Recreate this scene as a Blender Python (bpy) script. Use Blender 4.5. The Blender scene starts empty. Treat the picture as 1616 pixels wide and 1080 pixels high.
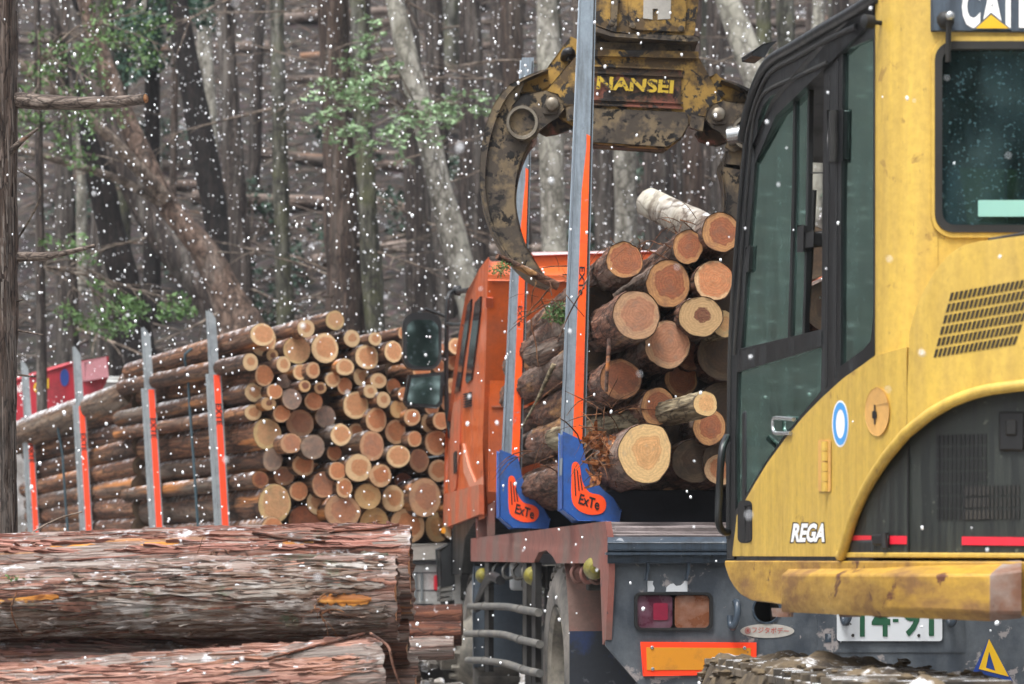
import bpy, math, random
import numpy as np
from mathutils import Vector, Matrix
from mathutils.geometry import tessellate_polygon

SC = bpy.context.scene
COL = SC.collection

# ------------------------------------------------------------------ camera
F = 4200.0; CX = 808.0; HY = 905.0; CZ = 1.0      # focal length in photo pixels, principal column, horizon row, eye height
cam_d = bpy.data.cameras.new('camera')
cam = bpy.data.objects.new('camera', cam_d); COL.objects.link(cam)
cam.location = (0, 0, CZ); cam.rotation_euler = (math.radians(90), 0, 0)
cam_d.sensor_width = 36.0; cam_d.lens = F * 36.0 / 1616.0
cam_d.shift_y = (HY - 540.0) / 1616.0
cam_d.clip_start = 0.1; cam_d.clip_end = 400
cam_d.dof.use_dof = True; cam_d.dof.focus_distance = 10.5; cam_d.dof.aperture_fstop = 5.0
SC.camera = cam

# ------------------------------------------------------------------ world, sun, exposure
SUN_EL, SUN_AZ = 66.0, 215.0
w = bpy.data.worlds.new('World'); SC.world = w; w.use_nodes = True
nt = w.node_tree; nt.nodes.clear()
sky = nt.nodes.new('ShaderNodeTexSky'); sky.sky_type = 'NISHITA'; sky.sun_disc = False
sky.sun_elevation = math.radians(SUN_EL); sky.sun_rotation = math.radians(SUN_AZ)
sky.air_density = 1.0; sky.dust_density = 4.0; sky.ozone_density = 1.0
hs = nt.nodes.new('ShaderNodeHueSaturation'); hs.inputs['Saturation'].default_value = 0.28
bg = nt.nodes.new('ShaderNodeBackground'); bg.inputs['Strength'].default_value = 0.15
wo = nt.nodes.new('ShaderNodeOutputWorld')
nt.links.new(sky.outputs[0], hs.inputs['Color']); nt.links.new(hs.outputs[0], bg.inputs['Color']); nt.links.new(bg.outputs[0], wo.inputs[0])
sun_d = bpy.data.lights.new('sun', 'SUN'); sun_d.energy = 1.5; sun_d.angle = math.radians(22); sun_d.color = (1.0, 0.99, 0.975)
sun = bpy.data.objects.new('sun', sun_d); COL.objects.link(sun)
_el, _az = math.radians(SUN_EL), math.radians(SUN_AZ)
_sd = Vector((math.sin(_az) * math.cos(_el), math.cos(_az) * math.cos(_el), math.sin(_el)))
sun.rotation_euler = (-_sd).to_track_quat('-Z', 'Y').to_euler(); sun.location = (0, -5, 20)
SC.view_settings.view_transform = 'Standard'; SC.view_settings.look = 'None'
SC.view_settings.gamma = 1.0; SC.view_settings.use_curve_mapping = False
SC.view_settings.exposure = 1.27
SC.cycles.use_denoising = True
SC.cycles.max_bounces = 6; SC.cycles.diffuse_bounces = 3; SC.cycles.glossy_bounces = 3
SC.cycles.transparent_max_bounces = 12; SC.cycles.transmission_bounces = 4

# ------------------------------------------------------------------ helpers
def V(px, py, d):
    """world point seen at photo pixel px, py at the distance d"""
    return Vector(((px - CX) * d / F, d, CZ + (HY - py) * d / F))

def C(h, k=1.0):
    h = h.lstrip('#'); o = []
    for i in (0, 2, 4):
        c = int(h[i:i+2], 16) / 255.0
        o.append(min(1.0, (c / 12.92 if c <= 0.04045 else ((c + 0.055) / 1.055) ** 2.4) * k))
    return (o[0], o[1], o[2], 1.0)

def vnoise(p, seed=0):
    p = np.asarray(p, dtype=np.float64); i = np.floor(p).astype(np.int64); f = p - i
    f = f * f * (3 - 2 * f); out = np.zeros(len(p))
    for dx in (0, 1):
        for dy in (0, 1):
            for dz in (0, 1):
                h = ((i[:, 0] + dx) * 374761393 + (i[:, 1] + dy) * 668265263 + (i[:, 2] + dz) * 2147483647 + seed * 1274126177) & 0xffffffff
                h = ((h ^ (h >> 13)) * 1274126177) & 0xffffffff
                h = h ^ (h >> 16)
                wgt = (f[:, 0] if dx else 1 - f[:, 0]) * (f[:, 1] if dy else 1 - f[:, 1]) * (f[:, 2] if dz else 1 - f[:, 2])
                out += wgt * ((h & 0xffff) / 65535.0)
    return out

def fbm(p, seed=0, octs=4):
    p = np.asarray(p, dtype=np.float64); o = np.zeros(len(p)); a = 0.5; t = 0
    for k in range(octs):
        o += a * vnoise(p * (2 ** k), seed + 17 * k); t += a; a *= 0.5
    return o / t

BASE = {}
def link(o): COL.objects.link(o); return o

def tag(o, label=None, cat=None, group=None, kind=None):
    if label: o['label'] = label
    if cat: o['category'] = cat
    if group: o['group'] = group
    if kind: o['kind'] = kind
    return o

def thing(name, label, cat, base, group=None):
    o = bpy.data.objects.new(name, None); link(o); o.location = base; o.empty_display_size = 0.2
    BASE[o.name] = Vector(base)
    return tag(o, label, cat, group)

def frame_of(t):
    t = Vector(t).normalized()
    up = Vector((0, 0, 1)) if abs(t.z) < 0.9 else Vector((0, 1, 0))
    u = -t.cross(up).normalized(); return t, u, t.cross(u).normalized()

class MB:
    """collects faces for one mesh"""
    def __init__(s): s.v = []; s.f = []; s.m = []; s.uv = None
    def add(s, vs, fs, mi=0):
        b = len(s.v); s.v += [tuple(x) for x in vs]
        for q in fs: s.f.append(tuple(b + i for i in q)); s.m.append(mi)
    def box(s, c, size, ax=None, mi=0):
        c = Vector(c); X, Y, Z = ax if ax else (Vector((1, 0, 0)), Vector((0, 1, 0)), Vector((0, 0, 1)))
        vs = [c + X * (i * size[0] / 2) + Y * (j * size[1] / 2) + Z * (k * size[2] / 2) for k in (-1, 1) for j in (-1, 1) for i in (-1, 1)]
        s.add(vs, [(0, 2, 3, 1), (4, 5, 7, 6), (0, 1, 5, 4), (2, 6, 7, 3), (0, 4, 6, 2), (1, 3, 7, 5)], mi); return s
    def prism(s, pts, vec, mi=0):
        n = len(pts); vec = Vector(vec); a = [Vector(p) for p in pts]; b = [p + vec for p in a]
        tri = tessellate_polygon([a])
        s.add(a + b, [tuple(t) for t in tri] + [tuple(n + i for i in t[::-1]) for t in tri] + [(i, (i + 1) % n, n + (i + 1) % n, n + i) for i in range(n)], mi); return s
    def plate(s, outer, holes, D, off=0.0, n=(0, 1, 0), thick=0.03, mi=0):
        """outline (with holes) traced on the vertical surface of depth D(px), extruded by thick along n"""
        loops = [outer] + list(holes or []); flat = [Vector((x, -y, 0)) for lp in loops for x, y in lp]
        fr = [V(x, y, D(x) - off) for lp in loops for x, y in lp]; n = Vector(n).normalized(); bk = [p + n * thick for p in fr]
        tri = tessellate_polygon([[Vector((x, -y, 0)) for x, y in lp] for lp in loops]); N = len(flat)
        fs = [tuple(t) for t in tri] + [tuple(N + i for i in t[::-1]) for t in tri]; k = 0
        for lp in loops:
            m = len(lp); fs += [(k + i, k + (i + 1) % m, N + k + (i + 1) % m, N + k + i) for i in range(m)]; k += m
        s.add(fr + bk, fs, mi); return s
    def strip(s, xs, yt, yb, D, off=0.0, n=(0, 1, 0), thick=0.05, rows=1, mi=0):
        """curved panel over pixel columns xs between rows yt(x) and yb(x)"""
        n = Vector(n).normalized(); vs = []; W = rows + 1
        for x in xs:
            for r in range(W):
                y = yt(x) + (yb(x) - yt(x)) * r / rows; vs.append(V(x, y, D(x) - off))
        nv = len(vs); vs += [p + n * thick for p in vs]; fs = []
        for i in range(len(xs) - 1):
            for r in range(rows):
                a = i * W + r; fs += [(a, a + 1, a + W + 1, a + W), (nv + a, nv + a + W, nv + a + W + 1, nv + a + 1)]
            a = i * W; fs.append((a, a + W, nv + a + W, nv + a)); a += rows; fs.append((a + W, a, nv + a, nv + a + W))
        for r in range(rows):
            fs.append((r + 1, r, nv + r, nv + r + 1)); a = (len(xs) - 1) * W + r; fs.append((a, a + 1, nv + a + 1, nv + a))
        s.add(vs, fs, mi); return s
    def tube(s, path, rad, seg=10, caps=True, mi=0, disp=0.0, dsc=1.0, seed=0):
        P = [Vector(p) for p in path]; n = len(P)
        R = [rad] * n if isinstance(rad, (int, float)) else list(rad); vs = []; u = None
        for i in range(n):
            t = (P[min(i + 1, n - 1)] - P[max(i - 1, 0)])
            if t.length < 1e-9: t = Vector((0, 0, 1))
            t.normalize()
            if u is None: _, u, _ = frame_of(t)
            u = (u - t * u.dot(t)).normalized(); wv = t.cross(u)
            for k in range(seg):
                a = 2 * math.pi * k / seg; vs.append(P[i] + (u * math.cos(a) + wv * math.sin(a)) * R[i])
        if disp:
            A = np.array([tuple(x) for x in vs]); nz = fbm(A * dsc + seed * 3.1, seed, 3) - 0.5
            for i in range(n):
                for k in range(seg):
                    j = i * seg + k; d_ = vs[j] - P[i]; vs[j] = P[i] + d_ * (1 + disp * 2 * nz[j])
        fs = [(i * seg + k, i * seg + (k + 1) % seg, (i + 1) * seg + (k + 1) % seg, (i + 1) * seg + k) for i in range(n - 1) for k in range(seg)]
        if caps: fs += [tuple(range(seg - 1, -1, -1)), tuple(range((n - 1) * seg, n * seg))]
        s.add(vs, fs, mi); return s
    def lathe(s, o, axis, prof, seg=32, mi=0, close=True):
        o = Vector(o); t, u, wv = frame_of(axis); vs = []
        for a_, r_ in prof:
            for k in range(seg):
                an = 2 * math.pi * k / seg; vs.append(o + t * a_ + (u * math.cos(an) + wv * math.sin(an)) * r_)
        fs = [(i * seg + k, i * seg + (k + 1) % seg, (i + 1) * seg + (k + 1) % seg, (i + 1) * seg + k) for i in range(len(prof) - 1) for k in range(seg)]
        if close: fs += [tuple(range(seg - 1, -1, -1)), tuple(range((len(prof) - 1) * seg, len(prof) * seg))]
        s.add(vs, fs, mi); return s
    def blob(s, c, r, seed=0, mi=0, seg=8, rings=5, jag=0.25, flat=(1, 1, 1)):
        rnd = random.Random(seed); c = Vector(c); vs = [c + Vector((0, 0, r * flat[2]))]
        for i in range(1, rings):
            th = math.pi * i / rings
            for k in range(seg):
                a = 2 * math.pi * k / seg; q = r * (1 + rnd.uniform(-jag, jag))
                vs.append(c + Vector((math.sin(th) * math.cos(a) * q * flat[0], math.sin(th) * math.sin(a) * q * flat[1], math.cos(th) * q * flat[2])))
        vs.append(c - Vector((0, 0, r * flat[2]))); L = len(vs) - 1
        fs = [(0, 1 + k, 1 + (k + 1) % seg) for k in range(seg)]
        for i in range(rings - 2):
            b = 1 + i * seg; fs += [(b + k, b + seg + k, b + seg + (k + 1) % seg, b + (k + 1) % seg) for k in range(seg)]
        b = 1 + (rings - 2) * seg; fs += [(b + (k + 1) % seg, b + k, L) for k in range(seg)]
        s.add(vs, fs, mi); return s
    def build(s, name, mat, parent=None, bevel=0.0, smooth=30, kind=None, bseg=2, base=None):
        me = bpy.data.meshes.new(name); b = Vector((0, 0, 0)) if parent is None else BASE[parent.name]
        if base is not None: b = Vector(base)
        A = np.array(s.v, dtype=np.float64) - np.array(tuple(b))
        me.from_pydata(A.tolist(), [], s.f)
        for mm in (mat if isinstance(mat, (list, tuple)) else [mat]): me.materials.append(mm)
        if isinstance(mat, (list, tuple)): me.polygons.foreach_set('material_index', s.m)
        me.validate(); me.update()
        if smooth: me.shade_smooth(); me.set_sharp_from_angle(angle=math.radians(smooth))
        o = bpy.data.objects.new(name, me); link(o); BASE[o.name] = b
        if parent is not None: o.parent = parent
        else: o.location = b
        if bevel:
            md = o.modifiers.new('bevel', 'BEVEL'); md.width = bevel; md.segments = bseg; md.limit_method = 'ANGLE'; md.angle_limit = math.radians(35)
        if kind: o['kind'] = kind
        return o

def rr(x0, y0, x1, y1, r, seg=5):
    o = []
    for cx, cy, a0 in ((x1 - r, y0 + r, -90), (x1 - r, y1 - r, 0), (x0 + r, y1 - r, 90), (x0 + r, y0 + r, 180)):
        for k in range(seg + 1):
            a = math.radians(a0 + 90 * k / seg); o.append((cx + r * math.cos(a), cy + r * math.sin(a)))
    return o
def ell(cx, cy, rx, ry, n=24): return [(cx + rx * math.cos(2 * math.pi * k / n), cy + ry * math.sin(2 * math.pi * k / n)) for k in range(n)]
def interp(tab):
    xs = [p[0] for p in tab]; ys = [p[1] for p in tab]
    return lambda x: float(np.interp(x, xs, ys))
def crom(pts, per=6):
    P = [Vector(p) for p in pts]; P = [P[0] * 2 - P[1]] + P + [P[-1] * 2 - P[-2]]; o = []
    for i in range(1, len(P) - 2):
        for k in range(per):
            t = k / per; a, b, c, d = P[i - 1], P[i], P[i + 1], P[i + 2]
            o.append(0.5 * ((2 * b) + (c - a) * t + (2 * a - 5 * b + 4 * c - d) * t * t + (3 * b - 3 * c + d - a) * t ** 3))
    o.append(P[-2]); return o
def inset_path(pts, per=6): return [tuple(p)[:2] for p in crom([(x, y, 0) for x, y in pts], per)]

_tc = {}
def glyphs(txt, bold=0.0, shear=0.0):
    key = (txt, bold, shear)
    if key not in _tc:
        cu = bpy.data.curves.new('lettering', 'FONT'); cu.body = txt; cu.size = 1.0; cu.offset = bold; cu.shear = shear; cu.resolution_u = 3
        ob = bpy.data.objects.new('lettering', cu); link(ob)
        dg = bpy.context.evaluated_depsgraph_get(); dg.update()
        me = ob.evaluated_get(dg).to_mesh()
        vs = np.array([tuple(v.co) for v in me.vertices]); fs = [tuple(p.vertices) for p in me.polygons]
        bpy.data.objects.remove(ob); bpy.data.curves.remove(cu)
        lo, hi = vs.min(0), vs.max(0); vs = (vs - lo) / np.maximum(hi - lo, 1e-6); _tc[key] = (vs, fs)
    return _tc[key]
def letter(mb, txt, quad, D, off, bold=0.0, shear=0.0, turn=False, mi=0):
    """flat print of txt inside the pixel quad (x0,y0 top-left, x1,y1 top-right, x2,y2 bottom-right, x3,y3 bottom-left)"""
    vs, fs = glyphs(txt, bold, shear); (ax, ay), (bx, by), (cx, cy), (dx, dy) = quad; out = []
    for u, v, _ in vs:
        if turn: u, v = v, 1 - u
        v = 1 - v
        x = (ax * (1 - u) + bx * u) * (1 - v) + (dx * (1 - u) + cx * u) * v; y = (ay * (1 - u) + by * u) * (1 - v) + (dy * (1 - u) + cy * u) * v
        out.append(V(x, y, D(x) - off))
    mb.add(out, fs, mi); return mb
def Q(x0, y0, x1, y1): return [(x0, y0), (x1, y0), (x1, y1), (x0, y1)]
# ------------------------------------------------------------------ materials
def newmat(name):
    m = bpy.data.materials.new(name); m.use_nodes = True; t = m.node_tree; t.nodes.clear()
    o = t.nodes.new('ShaderNodeOutputMaterial'); p = t.nodes.new('ShaderNodeBsdfPrincipled'); t.links.new(p.outputs[0], o.inputs[0])
    return m, t, p
def nd(t, typ, ins=None, **kw):
    n = t.nodes.new('ShaderNode' + typ)
    for k, v in kw.items(): setattr(n, k, v)
    for k, v in (ins or {}).items():
        if isinstance(v, bpy.types.NodeSocket): t.links.new(v, n.inputs[k])
        else: n.inputs[k].default_value = v
    return n
def noise(t, co, scale, detail=5, rough=0.6, dist=0.0): return nd(t, 'TexNoise', {'Vector': co, 'Scale': scale, 'Detail': detail, 'Roughness': rough, 'Distortion': dist}).outputs[0]
def mapped(t, co, sc=(1, 1, 1), loc=(0, 0, 0)): return nd(t, 'Mapping', {'Vector': co, 'Scale': sc, 'Location': loc}).outputs[0]
def mrange(t, v, a, b, c=0.0, d=1.0): return nd(t, 'MapRange', {0: v, 1: a, 2: b, 3: c, 4: d}).outputs[0]
def mix(t, f, a, b, bt='MIX'):
    n = nd(t, 'Mix', data_type='RGBA', blend_type=bt)
    for k, v in ((0, f), (6, a), (7, b)):
        if isinstance(v, bpy.types.NodeSocket): t.links.new(v, n.inputs[k])
        else: n.inputs[k].default_value = v
    return n.outputs[2]
def mth(t, op, a, b=0.0):
    n = nd(t, 'Math', operation=op)
    for k, v in ((0, a), (1, b)):
        if isinstance(v, bpy.types.NodeSocket): t.links.new(v, n.inputs[k])
        else: n.inputs[k].default_value = v
    return n.outputs[0]
def thr(t, n, amt, soft=0.05):
    c = 0.5 + (0.5 - amt) * 0.4
    return mrange(t, n, c - soft, c + soft)
def objco(t): return nd(t, 'TexCoord').outputs['Object']
def sc4(c, k): return (min(1, c[0] * k), min(1, c[1] * k), min(1, c[2] * k), 1)
def bump(t, p, h, strength=0.3, dist=0.01):
    b = nd(t, 'Bump', {'Height': h, 'Strength': strength, 'Distance': dist}); t.links.new(b.outputs[0], p.inputs['Normal'])
def snowmask(t, lo=0.55, hi=0.9, sc=9.0, amt=0.3, co=None):
    nz = nd(t, 'SeparateXYZ', {0: nd(t, 'NewGeometry').outputs['Normal']}).outputs[2]
    return mth(t, 'MULTIPLY', mrange(t, nz, lo, hi), thr(t, noise(t, co or objco(t), sc, 6, .7), amt, .06))

def pmat(name, col, rough=0.5, metal=0.0, var=0.12, scale=5.0, dirt=None, damt=0.3, dscale=2.5, dstretch=(1, 1, 1), chip=None, camt=0.12, cscale=14.0,
         bmp=0.08, bscale=60.0, spec=0.5, coat=0.0, snow=0.0, dsoft=0.12):
    m, t, p = newmat(name); co = objco(t)
    c = mix(t, noise(t, co, scale, 4), sc4(col, 1 - var), sc4(col, 1 + var))
    r = rough
    if dirt is not None:
        f = thr(t, noise(t, mapped(t, co, dstretch), dscale, 7, .65), damt, dsoft); c = mix(t, f, c, dirt)
        r = mrange(t, f, 0, 1, rough, min(1, rough + .3))
    if chip is not None:
        f = thr(t, noise(t, co, cscale, 6, .65, .4), camt, .02); c = mix(t, f, c, chip)
    if bmp:
        g = mrange(t, noise(t, co, 38.0, 6, .75), .3, .7, .84, 1.12); c = mix(t, 1.0, c, nd(t, 'CombineColor', {0: g, 1: g, 2: g}).outputs[0], 'MULTIPLY')
        c = mix(t, mrange(t, thr(t, noise(t, mapped(t, co, (3, 3, 1)), 22.0, 7, .75), .14, .02), 0, 1, 0, .45), c, sc4(GRIME, .9))
    if snow: c = mix(t, snowmask(t, amt=snow, co=co), c, (.8, .82, .85, 1))
    t.links.new(c, p.inputs['Base Color'])
    if isinstance(r, float): p.inputs['Roughness'].default_value = r
    else: t.links.new(r, p.inputs['Roughness'])
    p.inputs['Metallic'].default_value = metal; p.inputs['Specular IOR Level'].default_value = spec; p.inputs['Coat Weight'].default_value = coat
    if bmp: bump(t, p, noise(t, co, bscale, 3), bmp, .004)
    return m

def barkmat(name, cols, st=(2.2, 26, 26), grey=None, gamt=0.35, inner=None, iamt=0.0, bmp=0.7, bdist=0.012, snow=0.0, rough=0.85, rnd=0.3, moss=None, mamt=0.25):
    m, t, p = newmat(name); co = objco(t); oi = nd(t, 'ObjectInfo').outputs['Random']
    off = nd(t, 'CombineXYZ', {0: mth(t, 'MULTIPLY', oi, 37.0), 1: mth(t, 'MULTIPLY', oi, 91.0)}).outputs[0]
    co2 = nd(t, 'VectorMath', {0: co, 1: off}, operation='ADD').outputs[0]
    fib = noise(t, mapped(t, co2, st), 1.0, 8, .68, .5)
    rp = nd(t, 'ValToRGB', {0: fib}); e = rp.color_ramp.elements
    e[0].position = .33; e[0].color = cols[0]; e[1].position = .68; e[1].color = cols[-1]
    for i, cc in enumerate(cols[1:-1]):
        x = e.new(.33 + .35 * (i + 1) / (len(cols) - 1)); x.color = cc
    c = rp.outputs[0]
    hf = noise(t, mapped(t, co2, tuple(x * (2.0 if x < 5 else 2.6) for x in st)), 1.0, 6, .7)
    hv = mrange(t, hf, .3, .7, .62, 1.3); c = mix(t, 1.0, c, nd(t, 'CombineColor', {0: hv, 1: hv, 2: hv}).outputs[0], 'MULTIPLY')
    ck = noise(t, mapped(t, co2, tuple(x * .55 for x in st), (3, 1, 8)), 1.0, 5, .6, .8)
    c = mix(t, mrange(t, mth(t, 'ABSOLUTE', mth(t, 'SUBTRACT', ck, .5)), .0, .028, .85, 0), c, sc4(cols[0], .6))
    dv = nd(t, 'VectorMath', {0: mapped(t, co2, tuple(x * .5 if x > 5 else x * 1.6 for x in st)), 1: nd(t, 'TexNoise', {'Vector': co2, 'Scale': 9.0, 'Detail': 3.0}).outputs[1]}, operation='ADD').outputs[0]
    ve = nd(t, 'TexVoronoi', {'Vector': dv, 'Scale': 1.0}, feature='DISTANCE_TO_EDGE').outputs[0]
    c = mix(t, mrange(t, ve, .0, .07, .8, 0), c, sc4(cols[0], .55))
    fib = mth(t, 'ADD', fib, mrange(t, ve, 0, .12, -.25, 0))
    pat = tuple(x * .22 for x in st)
    if grey is not None: c = mix(t, mth(t, 'MULTIPLY', thr(t, noise(t, mapped(t, co2, pat, (5, 2, 1)), 1.0, 6, .7), gamt, .08), mrange(t, fib, .3, .6, .35, .95)), c, grey)
    if moss is not None: c = mix(t, thr(t, noise(t, co2, 3.0, 5, .7), mamt, .12), c, moss)
    if inner is not None: c = mix(t, thr(t, noise(t, mapped(t, co2, tuple(x * .16 for x in st), (1, 7, 3)), 1.0, 5, .6), iamt, .035), c, inner)
    c = mix(t, 1.0, c, nd(t, 'CombineColor', {0: mrange(t, oi, 0, 1, 1 - rnd, 1 + rnd * .4), 1: mrange(t, oi, 0, 1, 1 - rnd, 1 + rnd * .3), 2: mrange(t, oi, 0, 1, 1 - rnd, 1 + rnd * .3)}).outputs[0], 'MULTIPLY')
    if snow: c = mix(t, snowmask(t, .35, .9, 16.0, snow, co2), c, (.78, .8, .84, 1))
    t.links.new(c, p.inputs['Base Color']); p.inputs['Roughness'].default_value = rough; p.inputs['Specular IOR Level'].default_value = .35
    bump(t, p, fib, bmp, bdist)
    return m

def cutmat(name, heart, sap, hr=0.6, grime=None, gamt=0.2, ring=0.12, rings=48.0):
    m, t, p = newmat(name); uv = nd(t, 'TexCoord').outputs['UV']; oi = nd(t, 'ObjectInfo').outputs['Random']
    off = nd(t, 'CombineXYZ', {0: mth(t, 'MULTIPLY', oi, 13.0), 1: mth(t, 'MULTIPLY', oi, 29.0)}).outputs[0]
    co = nd(t, 'VectorMath', {0: uv, 1: off}, operation='ADD').outputs[0]
    ce = nd(t, 'VectorMath', {0: uv, 1: (.08, -.06, 0)}, operation='ADD').outputs[0]
    r0 = nd(t, 'VectorMath', {0: ce}, operation='LENGTH').outputs['Value']
    r = mth(t, 'ADD', r0, mth(t, 'MULTIPLY', mth(t, 'SUBTRACT', noise(t, co, 1.8, 6, .6), .5), .5))
    h = mth(t, 'ADD', mth(t, 'MULTIPLY', oi, .3), hr - .15)
    f = mrange(t, mth(t, 'SUBTRACT', r, h), -.035, .035)
    hc = mix(t, mrange(t, noise(t, co, 3.5, 9, .8), .3, .7), sc4(heart, .6), sc4(heart, 1.25)); sp = mix(t, mrange(t, noise(t, co, 5.0, 9, .8), .3, .7), sc4(sap, .7), sc4(sap, 1.08))
    c = mix(t, f, hc, sp)
    rg = mrange(t, mth(t, 'SINE', mth(t, 'MULTIPLY', r, rings)), -1, 1, 1 - ring * 1.5, 1 + ring * .3)
    c = mix(t, 1.0, c, nd(t, 'CombineColor', {0: rg, 1: rg, 2: rg}).outputs[0], 'MULTIPLY')
    saw = noise(t, nd(t, 'Mapping', {'Vector': co, 'Scale': (3, 40, 1), 'Rotation': (0, 0, .9)}).outputs[0], 1.0, 4, .6)
    c = mix(t, mrange(t, saw, .42, .7, 0, .6), c, sc4(sap, .62))
    c = mix(t, mrange(t, thr(t, noise(t, co, 3.0, 9, .8), .14, .05), 0, 1, 0, .7), c, sc4(sap, 1.15))
    if grime is not None: c = mix(t, mrange(t, thr(t, noise(t, co, 1.5, 6, .7), gamt, .1), 0, 1, 0, .8), c, grime)
    sx = nd(t, 'SeparateXYZ', {0: ce}); an = mth(t, 'ARCTAN2', sx.outputs[1], sx.outputs[0])
    cr = noise(t, nd(t, 'CombineXYZ', {0: mth(t, 'MULTIPLY', an, 3.2), 1: mth(t, 'MULTIPLY', r0, .5), 2: mth(t, 'MULTIPLY', oi, 50.0)}).outputs[0], 1.0, 2)
    c = mix(t, mth(t, 'MULTIPLY', mrange(t, mth(t, 'ABSOLUTE', mth(t, 'SUBTRACT', cr, .66)), .0, .004, .55, 0), mrange(t, r0, .9, .25)), c, sc4(heart, .3))
    c = mix(t, mrange(t, nd(t, 'VectorMath', {0: uv}, operation='LENGTH').outputs['Value'], .965, .99), c, C('#4a3626'))
    bv = mrange(t, oi, 0, 1, .8, 1.08); c = mix(t, 1.0, c, nd(t, 'CombineColor', {0: bv, 1: bv, 2: bv}).outputs[0], 'MULTIPLY')
    t.links.new(c, p.inputs['Base Color']); p.inputs['Roughness'].default_value = .6; p.inputs['Specular IOR Level'].default_value = .3
    bump(t, p, saw, .25, .004)
    return m

def glassmat(name, tint, refl=0.12, dust=0.1, dustc=(.3, .34, .34, 1)):
    m = bpy.data.materials.new(name); m.use_nodes = True; t = m.node_tree; t.nodes.clear(); o = t.nodes.new('ShaderNodeOutputMaterial')
    tr = nd(t, 'BsdfTransparent', {0: tint}); gl = nd(t, 'BsdfGlossy', {'Roughness': .05, 'Color': (.38, .56, .5, 1)})
    lw = nd(t, 'Fresnel', {'IOR': 1.5}).outputs[0]
    a = nd(t, 'MixShader', {0: mth(t, 'ADD', lw, refl)}); t.links.new(tr.outputs[0], a.inputs[1]); t.links.new(gl.outputs[0], a.inputs[2])
    co = objco(t); df = nd(t, 'BsdfDiffuse', {0: dustc})
    f = mth(t, 'ADD', mth(t, 'MULTIPLY', mrange(t, noise(t, mapped(t, co, (6, 6, 1.2)), 1.5, 7, .7), .4, .75), dust * 2.2), mth(t, 'MULTIPLY', thr(t, noise(t, co, 90, 2), .16, .03), .4))
    b = nd(t, 'MixShader', {0: f}); t.links.new(a.outputs[0], b.inputs[1]); t.links.new(df.outputs[0], b.inputs[2]); t.links.new(b.outputs[0], o.inputs[0])
    return m

def leafmat(name, c1, c2, sc=1.2):
    m, t, p = newmat(name); co = objco(t)
    c = mix(t, noise(t, co, sc, 4), c1, c2); c = mix(t, mrange(t, noise(t, co, 14.0, 2), .35, .65), sc4(c1, .7), c)
    t.links.new(c, p.inputs['Base Color']); p.inputs['Roughness'].default_value = .6
    p.inputs['Transmission Weight'].default_value = 0.0
    return m

# paint and metal
MUD = C('#5b5348'); RUST = C('#6b3a24'); GRIME = C('#3a342c')
m_yel = pmat('yellow_paint', C('#cba94a'), .36, var=.07, scale=2.5, dirt=C('#a8893e'), damt=.4, dscale=3.0, dstretch=(6, 6, .7), dsoft=.22, chip=C('#9a7a38'), camt=.1, cscale=9, bmp=.03, coat=.15)
m_yel_hood = pmat('yellow_hood_paint', C('#caa84a'), .33, var=.06, scale=2.5, dirt=C('#a88a40'), damt=.36, dscale=3, dstretch=(4, 4, .8), dsoft=.2, bmp=.03, coat=.2)
m_yel_skirt = pmat('worn_yellow_paint', C('#b08a34'), .42, var=.16, scale=4, dirt=C('#7a5830'), damt=.45, dscale=3.5, dstretch=(1.2, 1.2, 3), chip=C('#5a3522'), camt=.17, cscale=9, bmp=.12)
m_rustend = pmat('rubbed_brown_steel', C('#6e4a36'), .6, var=.3, scale=9, dirt=C('#8a8078'), damt=.35, dscale=6, chip=C('#b5801f'), camt=.18, cscale=5, bmp=.2)
m_tan = pmat('faded_tan_paint', C('#c99a56'), .5, var=.08)
m_blk = pmat('black_cab_paint', C('#0d0f11'), .36, var=.15, scale=6, dirt=C('#25292a'), damt=.25, dscale=3, dstretch=(4, 4, .6), bmp=.04)
m_blk_panel = pmat('black_side_panel', C('#181c1b'), .45, var=.2, scale=4, dirt=C('#30352f'), damt=.4, dscale=3.5, dstretch=(9, 9, .5), chip=C('#575a50'), camt=.08, cscale=30, bmp=.05)
m_rub = pmat('rubber', C('#0c0d0e'), .6, var=.2, dirt=C('#2e2c28'), damt=.25)
m_tyre = pmat('muddy_tyre', C('#3a3a38'), .85, var=.25, scale=8, dirt=C('#77716a'), damt=.55, dscale=6, bmp=.4, bscale=40, dsoft=.2)
m_rim = pmat('dusty_rim', C('#46443f'), .75, var=.2, dirt=C('#7d776c'), damt=.5, dscale=8, bmp=.2)
m_pipe = pmat('dusty_pipe', C('#4c4c4a'), .7, var=.2, dirt=C('#716d66'), damt=.45, dscale=8, bmp=.2)
m_chassis = pmat('dark_chassis', C('#121314'), .75, var=.3, dirt=C('#3a3732'), damt=.4, dscale=4, bmp=.2)
m_rail = pmat('faded_red_rail', C('#7a463c'), .6, var=.14, scale=5, dirt=C('#665048'), damt=.5, dscale=3, dstretch=(1, 1, .9), chip=C('#40383a'), camt=.07, cscale=16, bmp=.1)
m_tail = pmat('blue_grey_tail_paint', C('#343b43'), .5, var=.2, scale=5, dirt=C('#555b60'), damt=.42, dscale=4, dstretch=(1.2, 1.2, .8), chip=C('#8a8482'), camt=.25, cscale=8, bmp=.2)
m_tail2 = pmat('wet_tail_roll', C('#3a4550'), .3, var=.2, scale=6, dirt=C('#151a20'), damt=.3, dscale=5, dstretch=(3, 3, .4), chip=C('#7d8288'), camt=.12, cscale=22, bmp=.15)
m_deck = pmat('worn_deck_boards', C('#4f4644'), .6, var=.3, scale=8, dirt=C('#8b8180'), damt=.35, dscale=5, dstretch=(.5, 2, 2), bmp=.3)
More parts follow.
